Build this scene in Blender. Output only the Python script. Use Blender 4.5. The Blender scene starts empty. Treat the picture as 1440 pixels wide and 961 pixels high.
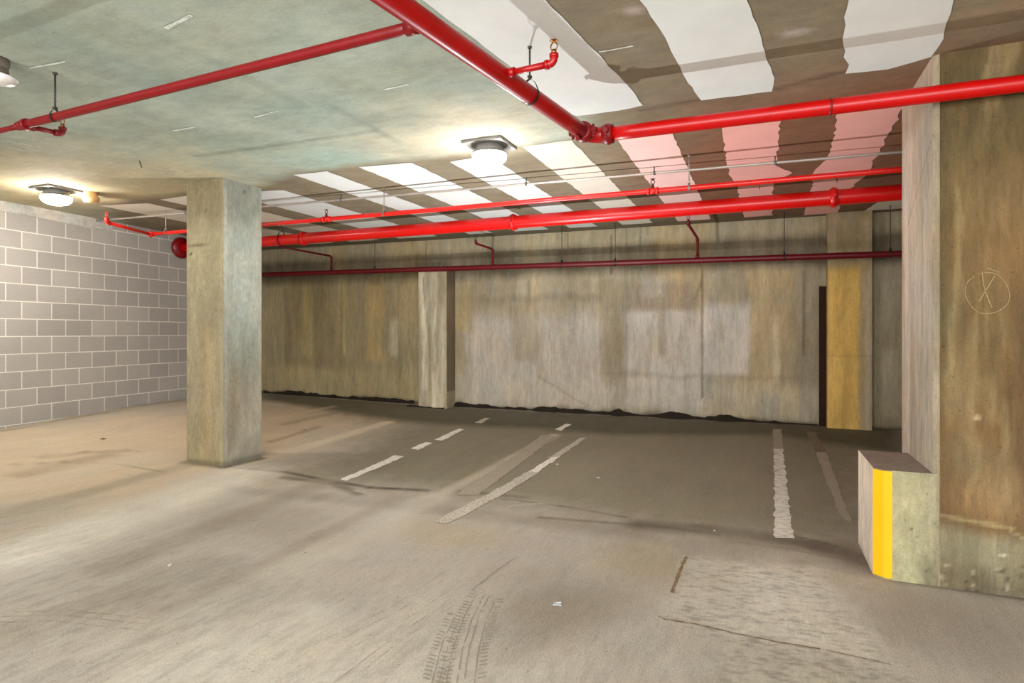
import bpy, bmesh, math, random
import numpy as np
from mathutils import Vector, Matrix
random.seed(7)
PI = math.pi
C = bpy.context.scene.collection

# ------------------------------------------------------------------ survey frame
F, CX, HY = 841.0, 720.0, 468.0          # focal length (px), centre column, horizon row of the survey photograph
CAMZ, CEIL = 1.47, 3.11                  # eye height and slab soffit height (m)
TH = math.radians(22.6)                  # the camera is turned this far left of the parking bays (+Y)
CT, ST = math.cos(TH), math.sin(TH)
E0 = CEIL - CAMZ

def cw(X, Z, z=None):                    # metres right / ahead of the eye -> world
    v = (X*CT - Z*ST, X*ST + Z*CT)
    return v if z is None else Vector((v[0], v[1], z))
def at(px, py, Z):                       # point of a sight line at distance Z
    return cw((px-CX)/F*Z, Z, CAMZ + (HY-py)/F*Z)
def lvl(px, py, e):                      # point of a sight line at height CAMZ+e
    return at(px, py, e*F/(HY-py))
def ceil_pt(px, py, d=0.0): return lvl(px, py, E0-d)

# ------------------------------------------------------------------ floor heights (the slab drains towards the aisle)
_s = []
for x, yf, yc in [(0,603.4,281.6),(262,560,331.8),(590,568,338),(370,553,351.7),(1205,602,299.7),(314,657,250),
                  (265,649,256.5),(1318,824,79),(366,645,265),(130,582,306)]:
    Z = F*E0/(HY-yc); X = (x-CX)/F*Z
    w = cw(X, Z); _s.append((w[0], w[1], CAMZ-(yf-HY)/F*Z))
_s += [(0,-1,-.05),(-5,0,.05),(4,0,-.05),(-1,2,-.02),(1,3,0.0),(0,-5,-.1),(-7,-4,.1),(6,-4,-.1),(8,8,.12)]
_s = np.array(_s)
_A = np.c_[np.ones(len(_s)), _s[:,:2]]
_pl = np.linalg.lstsq(_A, _s[:,2], rcond=None)[0]
_r = _s[:,2]-_A@_pl
_K = np.exp(-((_s[:,None,:2]-_s[None,:,:2])**2).sum(-1)/(2*2.2**2))
_w = np.linalg.solve(_K+0.02*np.eye(len(_s)), _r)
def zf_np(x, y):
    z = _pl[0]+_pl[1]*x+_pl[2]*y
    for (a, b, _), w in zip(_s, _w): z = z + w*np.exp(-((x-a)**2+(y-b)**2)/(2*2.2**2))
    return z
def zf(x, y): return float(zf_np(np.float64(x), np.float64(y)))
def floor_pt(px, py, up=0.0):
    h = 1.4
    for _ in range(25):
        Z = F*h/(py-HY); x, y = cw((px-CX)/F*Z, Z)
        h = 0.5*h+0.5*(CAMZ-zf(x, y))
    return Vector((x, y, zf(x, y)+up))

# ------------------------------------------------------------------ wall planes
def line_wall(p, q):
    a = ceil_pt(*p); b = ceil_pt(*q); return a.xy.copy(), (b.xy-a.xy).normalized()
BW_P, BW_D = line_wall((590,338), (1225,298.5))
LW_P, LW_D = line_wall((0,281.6), (225,324.7))
def cross2(a, b): return a.x*b.y-a.y*b.x
def hit(P, D, px):                       # where the sight column px meets a vertical plane
    r = Vector(cw((px-CX)/F, 1.0)); t = cross2(P, D)/cross2(r, D)
    return t                              # = distance Z
def on_wall(P, D, px, py, off=0.0):
    n = Vector((D.y, -D.x));
    if n.dot(-P) < 0: n = -n
    Pn = P + n*off
    return at(px, py, hit(Pn, D, px))
def bw(px, py, off=0.0): return on_wall(BW_P, BW_D, px, py, off)
def lw(px, py, off=0.0): return on_wall(LW_P, LW_D, px, py, off)
tc = cross2(BW_P-LW_P, BW_D)/cross2(LW_D, BW_D)
CORNER = LW_P + LW_D*tc
BN = Vector((BW_D.y, -BW_D.x)); BN = BN if BN.dot(-BW_P) > 0 else -BN
LN = Vector((LW_D.y, -LW_D.x)); LN = LN if LN.dot(-LW_P) > 0 else -LN

# ------------------------------------------------------------------ colour helpers
def lin(c):
    return tuple((v/255/12.92 if v/255 <= .04045 else ((v/255+.055)/1.055)**2.4) for v in c)
def lin4(c): return lin(c)+(1,)

# ------------------------------------------------------------------ numpy noise
def vnoise(x, y, seed):
    xi = np.floor(x).astype(np.int64); yi = np.floor(y).astype(np.int64)
    fx = x-xi; fy = y-yi; fx = fx*fx*(3-2*fx); fy = fy*fy*(3-2*fy)
    def h(a, b):
        n = (a*374761393 + b*668265263 + seed*1442695041) & 0xffffffff
        n = ((n ^ (n >> 13))*1274126177) & 0xffffffff
        n = n ^ (n >> 16)
        return (n & 0xffff)/65535.0
    return (h(xi,yi)*(1-fx)+h(xi+1,yi)*fx)*(1-fy)+(h(xi,yi+1)*(1-fx)+h(xi+1,yi+1)*fx)*fy
def fbm(x, y, seed, o=4):
    s = 0; a = .5; t = 0
    for k in range(o):
        s = s + a*vnoise(x*2**k+13.7*k, y*2**k-7.1*k, seed+k); t += a; a *= .55
    return s/t

class Paint:
    """stains and painted light of a surface, laid in the surface's own metres (u, v)"""
    def __init__(self, u, v, base):
        self.u, self.v = u, v
        self.c = np.tile(np.array(lin(base)), (len(u),1))
    def mix(self, m, col):
        m = np.clip(m, 0, 1)[:,None]; self.c = self.c*(1-m)+np.array(lin(col))*m
    def mul(self, f): self.c = self.c*f[:,None]
    def seg(self, p, q, w, col, a, soft=.5, w2=None, ns=0.0, seed=3, nf=3.0):
        p = np.array(p[:2]); q = np.array(q[:2]); d = q-p; L = np.hypot(*d)+1e-9; d = d/L
        ru = self.u-p[0]; rv = self.v-p[1]
        t = ru*d[0]+rv*d[1]; s = np.abs(-ru*d[1]+rv*d[0])
        ww = w if w2 is None else w+(w2-w)*np.clip(t/L, 0, 1)
        over = np.maximum(np.maximum(-t, t-L), 0)
        dist = np.hypot(np.maximum(s-ww*(1-soft), 0), over)/(ww*soft+1e-6)
        m = a*np.clip(1-dist, 0, 1); m = m*m*(3-2*m) if a == 1 else a*((m/a)**2*(3-2*m/a))
        if ns: m = m*np.clip(1-ns+2*ns*fbm(self.u*nf, self.v*nf, seed), 0, 1.3)
        self.mix(m, col)
    def rect(self, u0, u1, v0, v1, col, a, su=.05, sv=.1, ns=.4, seed=5, nu=6, nv=1.5):
        def e(x, lo, hi, s): return np.clip((x-lo)/s+.5, 0, 1)*np.clip((hi-x)/s+.5, 0, 1)
        w = (fbm(self.u*3, self.v*3, seed+40)-.5)*.12
        m = a*e(self.u+w*.5, min(u0,u1), max(u0,u1), su)*e(self.v+w, min(v0,v1), max(v0,v1), sv)
        m = m*np.clip(1-ns+2*ns*fbm(self.u*nu, self.v*nv, seed), 0, 1.3)
        self.mix(m, col)
    def blob(self, p, ru, rv, col, a, ns=.5, seed=9, nf=2.5, rot=0):
        du = self.u-p[0]; dv = self.v-p[1]
        x = du*math.cos(rot)+dv*math.sin(rot); y = -du*math.sin(rot)+dv*math.cos(rot)
        r = np.hypot(x/ru, y/rv) + (fbm(self.u*nf, self.v*nf, seed)-.5)*ns*1.5
        m = np.clip(1.25-r, 0, 1); self.mix(a*m*m*(3-2*m), col)
    def poly(self, pts, col, a, soft=.03, seed=2, rough=.03):
        n = len(pts); inside = np.zeros(len(self.u), bool); dmin = np.full(len(self.u), 1e9)
        u = self.u+(fbm(self.u*9, self.v*9, seed)-.5)*rough*2; v = self.v+(fbm(self.u*9, self.v*9, seed+7)-.5)*rough*2
        for i in range(n):
            x0, y0 = pts[i][0], pts[i][1]; x1, y1 = pts[(i+1)%n][0], pts[(i+1)%n][1]
            c = ((y0 > v) != (y1 > v)) & (u < (x1-x0)*(v-y0)/((y1-y0) if y1 != y0 else 1e-9)+x0)
            inside ^= c
            L2 = (x1-x0)**2+(y1-y0)**2+1e-12
            t = np.clip(((u-x0)*(x1-x0)+(v-y0)*(y1-y0))/L2, 0, 1)
            dmin = np.minimum(dmin, np.hypot(u-x0-t*(x1-x0), v-y0-t*(y1-y0)))
        sd = np.where(inside, dmin, -dmin)
        self.mix(a*np.clip(sd/soft*.5+.5, 0, 1), col)

# ------------------------------------------------------------------ materials
def new_mat(name):
    m = bpy.data.materials.new(name); m.use_nodes = True
    nt = m.node_tree; nt.nodes.clear()
    o = nt.nodes.new('ShaderNodeOutputMaterial'); b = nt.nodes.new('ShaderNodeBsdfPrincipled')
    nt.links.new(b.outputs[0], o.inputs[0]); return m, nt, b
def N(nt, t, **k):
    n = nt.nodes.new(t)
    for a, v in k.items(): setattr(n, a, v)
    return n
def noise(nt, vec, scale, detail=4, rough=.6):
    n = N(nt, 'ShaderNodeTexNoise'); n.inputs['Scale'].default_value = scale
    n.inputs['Detail'].default_value = detail; n.inputs['Roughness'].default_value = rough
    nt.links.new(vec, n.inputs['Vector']); return n.outputs[0]
def rng(nt, v, a, b, c, d):
    n = N(nt, 'ShaderNodeMapRange'); n.inputs[1].default_value = a; n.inputs[2].default_value = b
    n.inputs[3].default_value = c; n.inputs[4].default_value = d; nt.links.new(v, n.inputs[0]); return n.outputs[0]
def math_(nt, op, a, b):
    n = N(nt, 'ShaderNodeMath', operation=op)
    for i, v in enumerate((a, b)):
        if isinstance(v, (int, float)): n.inputs[i].default_value = v
        else: nt.links.new(v, n.inputs[i])
    return n.outputs[0]
def mixc(nt, fac, a, b, mode='MIX'):
    n = N(nt, 'ShaderNodeMix', data_type='RGBA', blend_type=mode)
    for s, v in ((n.inputs[0], fac), (n.inputs[6], a), (n.inputs[7], b)):
        if isinstance(v, (int, float)): s.default_value = v
        elif isinstance(v, tuple): s.default_value = v
        else: nt.links.new(v, s)
    return n.outputs[2]
def scaled(nt, vec, s, rot=(0,0,0)):
    n = N(nt, 'ShaderNodeMapping'); n.inputs['Scale'].default_value = s; n.inputs['Rotation'].default_value = rot
    nt.links.new(vec, n.inputs['Vector']); return n.outputs[0]
def gray(nt, v):
    n = N(nt, 'ShaderNodeCombineColor')
    for i in range(3): nt.links.new(v, n.inputs[i])
    return n.outputs[0]

def concrete(name, col=None, layers=((1.3,(1,1,1),.18),(9,(1,1,1),.14),(60,(1,1,1),.12)), pits=.25, bump=.25, rough=.85, rot=(0,0,0), hue=.05):
    m, nt, b = new_mat(name)
    tc_ = N(nt, 'ShaderNodeTexCoord').outputs['Object']
    if col is None:
        a = N(nt, 'ShaderNodeAttribute'); a.attribute_name = 'StainShade'; c = a.outputs['Color']
    else: c = lin4(col)
    f = None
    for sc, st, amt in layers:
        v = rng(nt, noise(nt, scaled(nt, tc_, st, rot), sc, 6, .68), .36, .64, 1-amt, 1+amt)
        f = v if f is None else math_(nt, 'MULTIPLY', f, v)
    if pits:
        p = rng(nt, noise(nt, tc_, 45, 2, .5), .68, .74, 1, 1-pits); f = math_(nt, 'MULTIPLY', f, p)
    cc = mixc(nt, 1.0, c, gray(nt, f), 'MULTIPLY')
    if hue:
        h = rng(nt, noise(nt, scaled(nt, tc_, (1,1,1), rot), 2.3, 3), .35, .65, 0, 1)
        cc = mixc(nt, 1.0, cc, mixc(nt, h, (1+hue, 1, 1-hue*1.5, 1), (1-hue, 1+hue*.3, 1+hue, 1)), 'MULTIPLY')
    nt.links.new(cc, b.inputs['Base Color']); b.inputs['Roughness'].default_value = rough
    b.inputs['Specular IOR Level'].default_value = .25
    if bump:
        bp = N(nt, 'ShaderNodeBump'); bp.inputs['Strength'].default_value = bump; bp.inputs['Distance'].default_value = .01
        nt.links.new(f, bp.inputs['Height']); nt.links.new(bp.outputs[0], b.inputs['Normal'])
    return m
def plain(name, col, rough=.5, metal=0.0, var=.1, vs=20, spec=.5, coat=0):
    m, nt, b = new_mat(name)
    tc_ = N(nt, 'ShaderNodeTexCoord').outputs['Object']
    v = rng(nt, noise(nt, tc_, vs, 4), .3, .7, 1-var, 1+var)
    nt.links.new(mixc(nt, 1.0, lin4(col), gray(nt, v), 'MULTIPLY'), b.inputs['Base Color'])
    b.inputs['Roughness'].default_value = rough; b.inputs['Metallic'].default_value = metal
    b.inputs['Specular IOR Level'].default_value = spec; b.inputs['Coat Weight'].default_value = coat
    return m
def paint_mat(name, col, wear, under, scale=14, stretch=(1,1,1), rough=.7):
    """road paint / roller paint: worn through to what lies under it where the noise is low"""
    m, nt, b = new_mat(name)
    tc_ = N(nt, 'ShaderNodeTexCoord').outputs['Object']
    n = noise(nt, scaled(nt, tc_, stretch), scale, 6, .7)
    fac = rng(nt, n, wear-.05, wear+.05, 1, 0)
    v = rng(nt, noise(nt, tc_, 3, 4), .3, .7, .94, 1.05)
    cc = mixc(nt, fac, lin4(col), lin4(under))
    nt.links.new(mixc(nt, 1.0, cc, gray(nt, v), 'MULTIPLY'), b.inputs['Base Color'])
    b.inputs['Roughness'].default_value = rough; b.inputs['Specular IOR Level'].default_value = .3
    return m

M = {}
M['floor'] = concrete('broomed_concrete_floor', layers=((.8,(1,.45,1),.07),(4,(1.3,.3,1),.045),(30,(2.4,.25,1),.05),(90,(2.2,.7,1),.13),(260,(1,1,1),.14)), pits=.3, bump=.5, rough=.8, rot=(0,0,-.12), hue=.018)
M['ceiling'] = concrete('soffit_concrete', layers=((1.1,(1,.6,1),.10),(4,(.6,1,1),.10),(13,(.5,1,1),.08),(60,(1,1,1),.07)), pits=.25, bump=.15, hue=.03)
M['wall'] = concrete('stained_wall_concrete', layers=((2,(1,1,.3),.10),(9,(1,1,.16),.14),(30,(1,1,.25),.10),(90,(1,1,.7),.10)), pits=.3, bump=.3, hue=.035)
M['column'] = concrete('column_concrete', layers=((2,(1,1,.4),.12),(9,(1,1,.4),.13),(40,(1,1,.4),.12),(120,(1,1,1),.10)), pits=.4, bump=.25, hue=.02)
M['pier'] = concrete('plywood_marked_concrete', layers=((1.7,(1,1,.45),.14),(8,(1,1,.16),.13),(34,(1,1,.2),.15),(120,(1,1,.6),.10)), pits=.35, bump=.3)
M['red'] = plain('red_pipe_paint', (150,0,2), .36, 0, .12, 9, .35, .08)
M['red_dark'] = plain('dull_red_pipe_paint', (112,2,8), .42, 0, .15, 9, .35)
M['red_bright'] = plain('bright_red_pipe_paint', (190,1,1), .34, 0, .08, 9, .45, .1)
M['red_cross'] = plain('cross_main_paint', (172,0,1), .36, 0, .1, 9, .3, .06)
M['maroon'] = plain('maroon_pipe_paint', (88,0,12), .42, 0, .15, 9, .35)
M['red_orange'] = plain('orange_red_pipe_paint', (200,18,10), .38, 0, .1, 9, .5)
M['brass'] = plain('brass', (150,105,55), .35, .9)
M['steel'] = plain('dull_steel', (105,103,98), .5, .6)
M['galv'] = plain('galvanised_conduit', (170,160,150), .45, .5)
M['darksteel'] = plain('dark_steel_rod', (62,54,46), .6, .4)
M['plate'] = plain('ceiling_plate_gray', (120,118,112), .6)
M['socket'] = plain('brown_socket', (88,78,68), .6)
M['whiteglass'] = plain('frosted_glass', (240,240,238), .25, 0, .02)
M['ivory'] = plain('ivory_plastic', (238,226,200), .5)
M['tan'] = plain('tan_plastic', (205,160,105), .5)
M['mortar_cap'] = concrete('mortar_cap', (180,176,168), bump=.5)
M['mud'] = concrete('black_dirt', (34,28,20), bump=.9, pits=0)
M['drain'] = plain('rust_brown_steel', (44,22,10), .8, 0, .35, 6, .2)
M['yellow'] = plain('yellow_edge_paint', (246,186,0), .5, 0, .05, 12)
M['paper'] = plain('litter_paper', (226,222,210), .8)
M['leaf'] = plain('dry_leaf', (92,72,50), .8)
M['crack'] = concrete('crack_filler', (128,106,80), bump=.6)
M['chalk'] = paint_mat('chalk_line', (208,214,206), .42, (150,156,142), 30)
M['scratch'] = plain('pale_scratch', (142,122,84), .9)
m, nt, b = new_mat('clear_plastic'); b.inputs['Base Color'].default_value = (.9,.92,.92,1); b.inputs['Roughness'].default_value = .15
b.inputs['Transmission Weight'].default_value = .7; M['clear'] = m
def glow(name, col, s):
    m, nt, b = new_mat(name)
    tc_ = N(nt, 'ShaderNodeTexCoord').outputs['Object']
    v = rng(nt, noise(nt, tc_, 8, 2), .3, .7, .96, 1.04)
    nt.links.new(mixc(nt, 1.0, lin4(col), gray(nt, v), 'MULTIPLY'), b.inputs['Emission Color'])
    b.inputs['Emission Strength'].default_value = s; b.inputs['Base Color'].default_value = lin4((235,235,230)); return m
M['lamp_cool'] = glow('lit_glass_cool', (250,251,255), 62)
M['lamp_warm'] = glow('lit_glass_warm', (255,250,240), 125)
m, nt, b = new_mat('block_wall')
uv = N(nt, 'ShaderNodeUVMap').outputs[0]
bk = N(nt, 'ShaderNodeTexBrick'); bk.offset = .5
bk.inputs['Scale'].default_value = 1; bk.inputs['Brick Width'].default_value = .3735; bk.inputs['Row Height'].default_value = .2235
bk.inputs['Mortar Size'].default_value = .0075; bk.inputs['Mortar Smooth'].default_value = .35
bk.inputs['Color1'].default_value = lin4((150,144,138)); bk.inputs['Color2'].default_value = lin4((164,158,150)); bk.inputs['Mortar'].default_value = lin4((214,208,198))
nt.links.new(uv, bk.inputs['Vector'])
v1 = rng(nt, noise(nt, uv, 60, 4, .7), .3, .7, .86, 1.12); v2 = rng(nt, noise(nt, uv, 1.1, 4), .3, .7, .93, 1.07)
nt.links.new(mixc(nt, 1.0, bk.outputs[0], gray(nt, math_(nt,'MULTIPLY',v1,v2)), 'MULTIPLY'), b.inputs['Base Color'])
bp = N(nt, 'ShaderNodeBump'); bp.inputs['Strength'].default_value = .35; bp.inputs['Distance'].default_value = .008
nt.links.new(math_(nt,'ADD',bk.outputs[1],math_(nt,'MULTIPLY',v1,.4)), bp.inputs['Height']); bp.invert = True
nt.links.new(bp.outputs[0], b.inputs['Normal']); b.inputs['Roughness'].default_value = .9; M['block'] = m

# ------------------------------------------------------------------ object helpers
def obj(name, bm, mat, parent=None, smooth=False, loc=None):
    me = bpy.data.meshes.new(name)
    o = bpy.data.objects.new(name, me); C.objects.link(o)
    org = Vector(loc) if loc is not None else (parent_world(parent) if parent else Vector((0,0,0)))
    if loc is None and parent is None:
        xs = [v.co for v in bm.verts]
        if xs:
            org = Vector((sum(c.x for c in xs)/len(xs), sum(c.y for c in xs)/len(xs), min(c.z for c in xs)))
    bmesh.ops.translate(bm, vec=-org, verts=bm.verts[:])
    bmesh.ops.recalc_face_normals(bm, faces=bm.faces[:])
    bm.to_mesh(me); bm.free()
    if smooth:
        for p in me.polygons: p.use_smooth = True
    for mm in (mat if isinstance(mat, (list, tuple)) else [mat]): me.materials.append(mm)
    o.location = org
    if parent: o.parent = parent; o.location = org-parent_world(parent)
    return o
def parent_world(o):
    v = Vector((0,0,0))
    while o: v += o.location; o = o.parent
    return v
def tag(o, label, cat, group=None, kind=None):
    if label: o['label'] = label
    if cat: o['category'] = cat
    if group: o['group'] = group
    if kind: o['kind'] = kind
    return o
def thing(name, label, cat, loc, group=None):
    o = bpy.data.objects.new(name, None); C.objects.link(o); o.location = loc; o.empty_display_size = .1
    return tag(o, label, cat, group)
def struct(o): o['kind'] = 'structure'; return o

def tube(bm, pts, r, seg=20, cap=True):
    pts = [Vector(p) for p in pts]; rr = r if isinstance(r, (list, tuple)) else [r]*len(pts)
    rings = []; up = None
    for i, p in enumerate(pts):
        lo_, hi_ = max(i-1,0), min(i+1,len(pts)-1)
        while (pts[hi_]-pts[lo_]).length < 1e-6 and (lo_ > 0 or hi_ < len(pts)-1): lo_ = max(lo_-1,0); hi_ = min(hi_+1,len(pts)-1)
        t = (pts[hi_]-pts[lo_]).normalized()
        if up is None: up = Vector((0,0,1)) if abs(t.z) < .9 else Vector((1,0,0))
        a = t.cross(up).normalized(); b_ = a.cross(t).normalized(); up = b_
        k = 1.0
        if 0 < i < len(pts)-1 and (pts[i]-pts[i-1]).length > 1e-6 and (pts[i+1]-pts[i]).length > 1e-6:
            c = (pts[i]-pts[i-1]).normalized().dot((pts[i+1]-pts[i]).normalized()); k = 1/max(.5, math.sqrt((1+c)/2))
        rings.append([bm.verts.new(p+(a*math.cos(2*PI*j/seg)+b_*math.sin(2*PI*j/seg))*rr[i]*(k if k > 1.01 else 1)) for j in range(seg)])
    for A, B in zip(rings, rings[1:]):
        for j in range(seg): f = bm.faces.new((A[j], A[(j+1)%seg], B[(j+1)%seg], B[j])); f.smooth = True
    if cap: bm.faces.new(rings[0][::-1]); bm.faces.new(rings[-1])
    return bm
def arc(c, a, b, n=6):                    # quarter bend from direction a to b around corner c
    c, a, b = Vector(c), Vector(a), Vector(b)
    return [c+(a*(1-math.sin(t))+b*(1-math.cos(t))) for t in [PI/2*i/n for i in range(n+1)]]
def boxm(bm, c, sx, sy, sz, rot=0.0, bev=0.0):
    mt = Matrix.Translation(Vector(c)) @ Matrix.Rotation(rot, 4, 'Z') @ Matrix.Diagonal((sx, sy, sz, 1))
    r = bmesh.ops.create_cube(bm, size=1, matrix=mt)
    if bev:
        es = list({e for v in r['verts'] for e in v.link_edges})
        bmesh.ops.bevel(bm, geom=es, offset=bev, segments=2, affect='EDGES')
    return bm
def lathe(bm, c, prof, seg=32):            # prof: (r, z) list from bottom to top
    rings = [[bm.verts.new(Vector(c)+Vector((r*math.cos(2*PI*j/seg), r*math.sin(2*PI*j/seg), z))) for j in range(seg)] for r, z in prof]
    for A, B in zip(rings, rings[1:]):
        for j in range(seg): f = bm.faces.new((A[j], A[(j+1)%seg], B[(j+1)%seg], B[j])); f.smooth = True
    bm.faces.new(rings[0][::-1]); bm.faces.new(rings[-1]); return bm
def flat(bm, pts, jit=0.0, step=None):     # a thin patch on a surface
    if step:
        q = []
        for i in range(len(pts)):
            a, b_ = Vector(pts[i]), Vector(pts[(i+1)%len(pts)]); n = max(1, int((b_-a).length/step))
            for k in range(n):
                p = a.lerp(b_, k/n)
                q.append(p+Vector((random.uniform(-jit,jit), random.uniform(-jit,jit), 0)))
        pts = q
    vs = [bm.verts.new(p) for p in pts]; f = bm.faces.new(vs)
    bmesh.ops.triangulate(bm, faces=[f]); return bm

def grid(name, P, du, dv, nu, nv, paint, mat, zfun=None, normal=None):
    """surface P + u*du + v*dv sampled on a grid, with its stains and painted light as a colour attribute"""
    uu, vv = np.meshgrid(nu, nv, indexing='ij'); u = uu.ravel(); v = vv.ravel()
    co = np.zeros((len(u),3))
    for k in range(3): co[:,k] = P[k]+u*du[k]+v*dv[k]
    if zfun is not None: co = zfun(co, u, v)
    a, b_ = len(nu), len(nv)
    i = np.arange((a-1)*(b_-1)); ii, jj = i//(b_-1), i%(b_-1); q = ii*b_+jj
    faces = np.c_[q, q+b_, q+b_+1, q+1]
    me = bpy.data.meshes.new(name)
    org = np.array(P, float)
    me.vertices.add(len(u)); me.vertices.foreach_set('co', (co-org).ravel())
    me.loops.add(faces.size); me.loops.foreach_set('vertex_index', faces.ravel())
    me.polygons.add(len(faces)); me.polygons.foreach_set('loop_start', np.arange(len(faces))*4)
    me.update(calc_edges=True)
    me.polygons.foreach_set('use_smooth', np.ones(len(faces), bool))
    pt = paint(u, v, co)
    at_ = me.color_attributes.new('StainShade', 'FLOAT_COLOR', 'POINT')
    at_.data.foreach_set('color', np.c_[np.clip(pt.c,0,1), np.ones(len(u))].ravel().astype(np.float32))
    me.materials.append(mat)
    o = bpy.data.objects.new(name, me); C.objects.link(o); o.location = P
    return o

# ------------------------------------------------------------------ FLOOR
X0, X1, Y0, Y1 = -10.5, 8.0, -4.5, 14.0
def xy(px, py): p = floor_pt(px, py); return (p.x, p.y)
def floor_paint(u, v, co):
    p = Paint(co[:,0], co[:,1], (177,166,152))
    x, y = co[:,0], co[:,1]
    p.mul(.93+.14*fbm(x*1.6, y*.35, 11)); p.mul(.95+.10*fbm(x*.6, y*.6, 31))
    # wide tone zones
    p.blob(xy(120,640), 2.4, 3.2, (206,182,150), .75, seed=4)
    p.blob(xy(420,585), 2.0, 2.0, (190,165,130), .55, seed=5)
    p.poly([xy(420,565),xy(660,588),xy(1060,600),xy(1262,612),xy(1262,800),xy(1130,780),xy(900,745),xy(640,700),xy(400,668),xy(560,600)], (118,110,84), .78, soft=.5, rough=.25)
    def curve(pts, w, col, al, **k):
        for a_, b_ in zip(pts, pts[1:]): p.seg(xy(*a_), xy(*b_), w, col, al, soft=.9, **k)
    curve([(300,684),(450,700),(640,720),(900,752)], .22, (122,110,96), .3, ns=.5)
    curve([(352,660),(400,664),(440,672),(520,686),(600,690)], .07, (82,72,58), .8, ns=.5, nf=5)
    curve([(400,672),(470,680),(505,695)], .10, (92,82,66), .6, ns=.6, nf=5)
    curve([(640,690),(700,696),(740,700)], .08, (98,88,72), .6, ns=.6, nf=5)
    curve([(705,702),(735,705),(790,712),(880,728)], .03, (96,86,70), .7, ns=.5, nf=5)
    curve([(715,712),(760,708),(785,711)], .02, (190,180,162), .6, ns=.7, nf=8)
    curve([(500,690),(515,694)], .03, (200,190,172), .7, ns=.8, nf=9)
    curve([(760,728),(850,735),(940,742),(1010,752)], .05, (108,96,82), .7, ns=.5, nf=5)
    curve([(900,738),(1000,746),(1080,756),(1150,768),(1228,790)], .20, (96,84,72), .75, ns=.5)
    curve([(1090,748),(1150,762),(1190,772)], .02, (74,62,52), .7, ns=.5, nf=6)
    curve([(1030,762),(1110,772),(1200,790)], .04, (128,116,100), .7, ns=.5, nf=6)
    curve([(60,644),(120,636),(190,634)], .10, (150,130,104), .5, ns=.6)
    curve([(0,655),(90,650),(160,652),(230,664)], .05, (140,124,102), .5, ns=.6)
    p.poly([xy(1150,770),xy(1200,765),xy(1260,815),xy(1190,800)], (98,84,74), .8, soft=.12)
    # soiled strip along the back wall
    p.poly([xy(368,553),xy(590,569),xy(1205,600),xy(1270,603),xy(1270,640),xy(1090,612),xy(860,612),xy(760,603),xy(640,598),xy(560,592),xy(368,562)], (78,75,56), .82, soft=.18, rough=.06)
    # wheel-polished streaks running with the bays
    for a, b_, w, c, al in [((545,594),(330,655),.16,(206,190,164),.85),((470,572),(380,590),.12,(196,172,140),.6),
                            ((780,612),(610,700),.13,(186,172,152),.85),((610,700),(300,860),.25,(192,182,166),.6),
                            ((360,660),(0,790),.5,(214,204,188),.85),((220,640),(0,690),.35,(204,190,168),.5),
                            ((520,650),(150,800),.22,(146,134,116),.6),((300,790),(0,900),.3,(150,139,122),.5),((420,860),(200,961),.3,(198,189,174),.6),((560,700),(230,860),.12,(150,138,122),.5),((260,655),(0,725),.20,(146,132,112),.5),
                            ((150,640),(30,668),.22,(150,132,108),.5),((450,600),(380,622),.09,(136,118,92),.5),
                            ((500,575),(400,598),.09,(120,106,84),.5),((1060,740),(700,900),.35,(152,142,126),.35)]:
        p.seg(xy(*a), xy(*b_), w, c, al, soft=.8, ns=.35, seed=int(a[0]))
    p.blob(xy(630,752), .45,.35,(176,156,120),.4, seed=61); p.blob(xy(905,790), .35,.4,(158,138,98),.4, seed=62)
    p.blob(xy(400,740), .7,.5,(138,126,110),.4, seed=63); p.blob(xy(300,840), .6,.5,(138,128,112),.35, seed=64)
    p.blob(xy(790,850), .45,.5,(134,122,106),.6, seed=65); p.blob(xy(1300,880), .5,.5,(138,126,114),.45, seed=66)
    p.blob(xy(440,940), 1.0,.6,(200,190,174),.5, seed=67); p.blob(xy(600,870), .4,.5,(186,176,160),.5, seed=68)
    # scarified panel near the aisle and the pale strip next to it
    p.poly([xy(967,783),xy(1145,802),xy(1180,830),xy(1215,880),xy(1262,940),xy(1130,906),xy(934,872),xy(942,838)], (190,180,164), .9, soft=.06, rough=.05)
    p.poly([xy(1045,797),xy(1145,802),xy(1200,870),xy(1220,925),xy(1040,890)], (204,196,182), .7, soft=.12, rough=.08)
    p.poly([xy(1010,905),xy(1290,955),xy(1340,990),xy(1000,990)], (176,167,150), .7, soft=.1, rough=.08)
    p.seg(xy(560,961), xy(1000,930), .10, (182,174,160), .4, soft=.9, ns=.5)
    pm = Paint(p.u, p.v, (0,0,0)); pm.poly([xy(967,783),xy(1145,802),xy(1215,880),xy(1262,940),xy(1330,985),xy(1000,985),xy(1020,905),xy(934,872),xy(942,838)], (255,255,255), 1, soft=.08)
    g = fbm(x*20+y*4, y*55, 201, 3); p.mul(1-pm.c[:,0]*.30*np.clip((g-.57)*9,0,1)); p.mul(1+pm.c[:,0]*.12*np.clip((.42-g)*6,0,1))
    near = np.clip((3.6-y)/1.6,0,1); g = fbm(x*34, y*9, 205, 3); p.mul(1-near*.15*np.clip((g-.54)*7,0,1)); p.mul(1+near*.08*np.clip((.45-g)*6,0,1))
    # wall and column foot grime, darker floor along the pier
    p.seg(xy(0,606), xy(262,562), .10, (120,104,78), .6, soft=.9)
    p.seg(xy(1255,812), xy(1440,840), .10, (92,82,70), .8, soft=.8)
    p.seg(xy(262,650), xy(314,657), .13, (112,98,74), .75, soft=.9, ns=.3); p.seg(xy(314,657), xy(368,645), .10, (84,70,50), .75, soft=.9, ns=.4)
    n = fbm(x*1.1, y*1.1, 77); p.mul(.94+.12*n)
    return p
def fz(co, u, v):
    co[:,2] = zf_np(co[:,0], co[:,1]); return co
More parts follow.
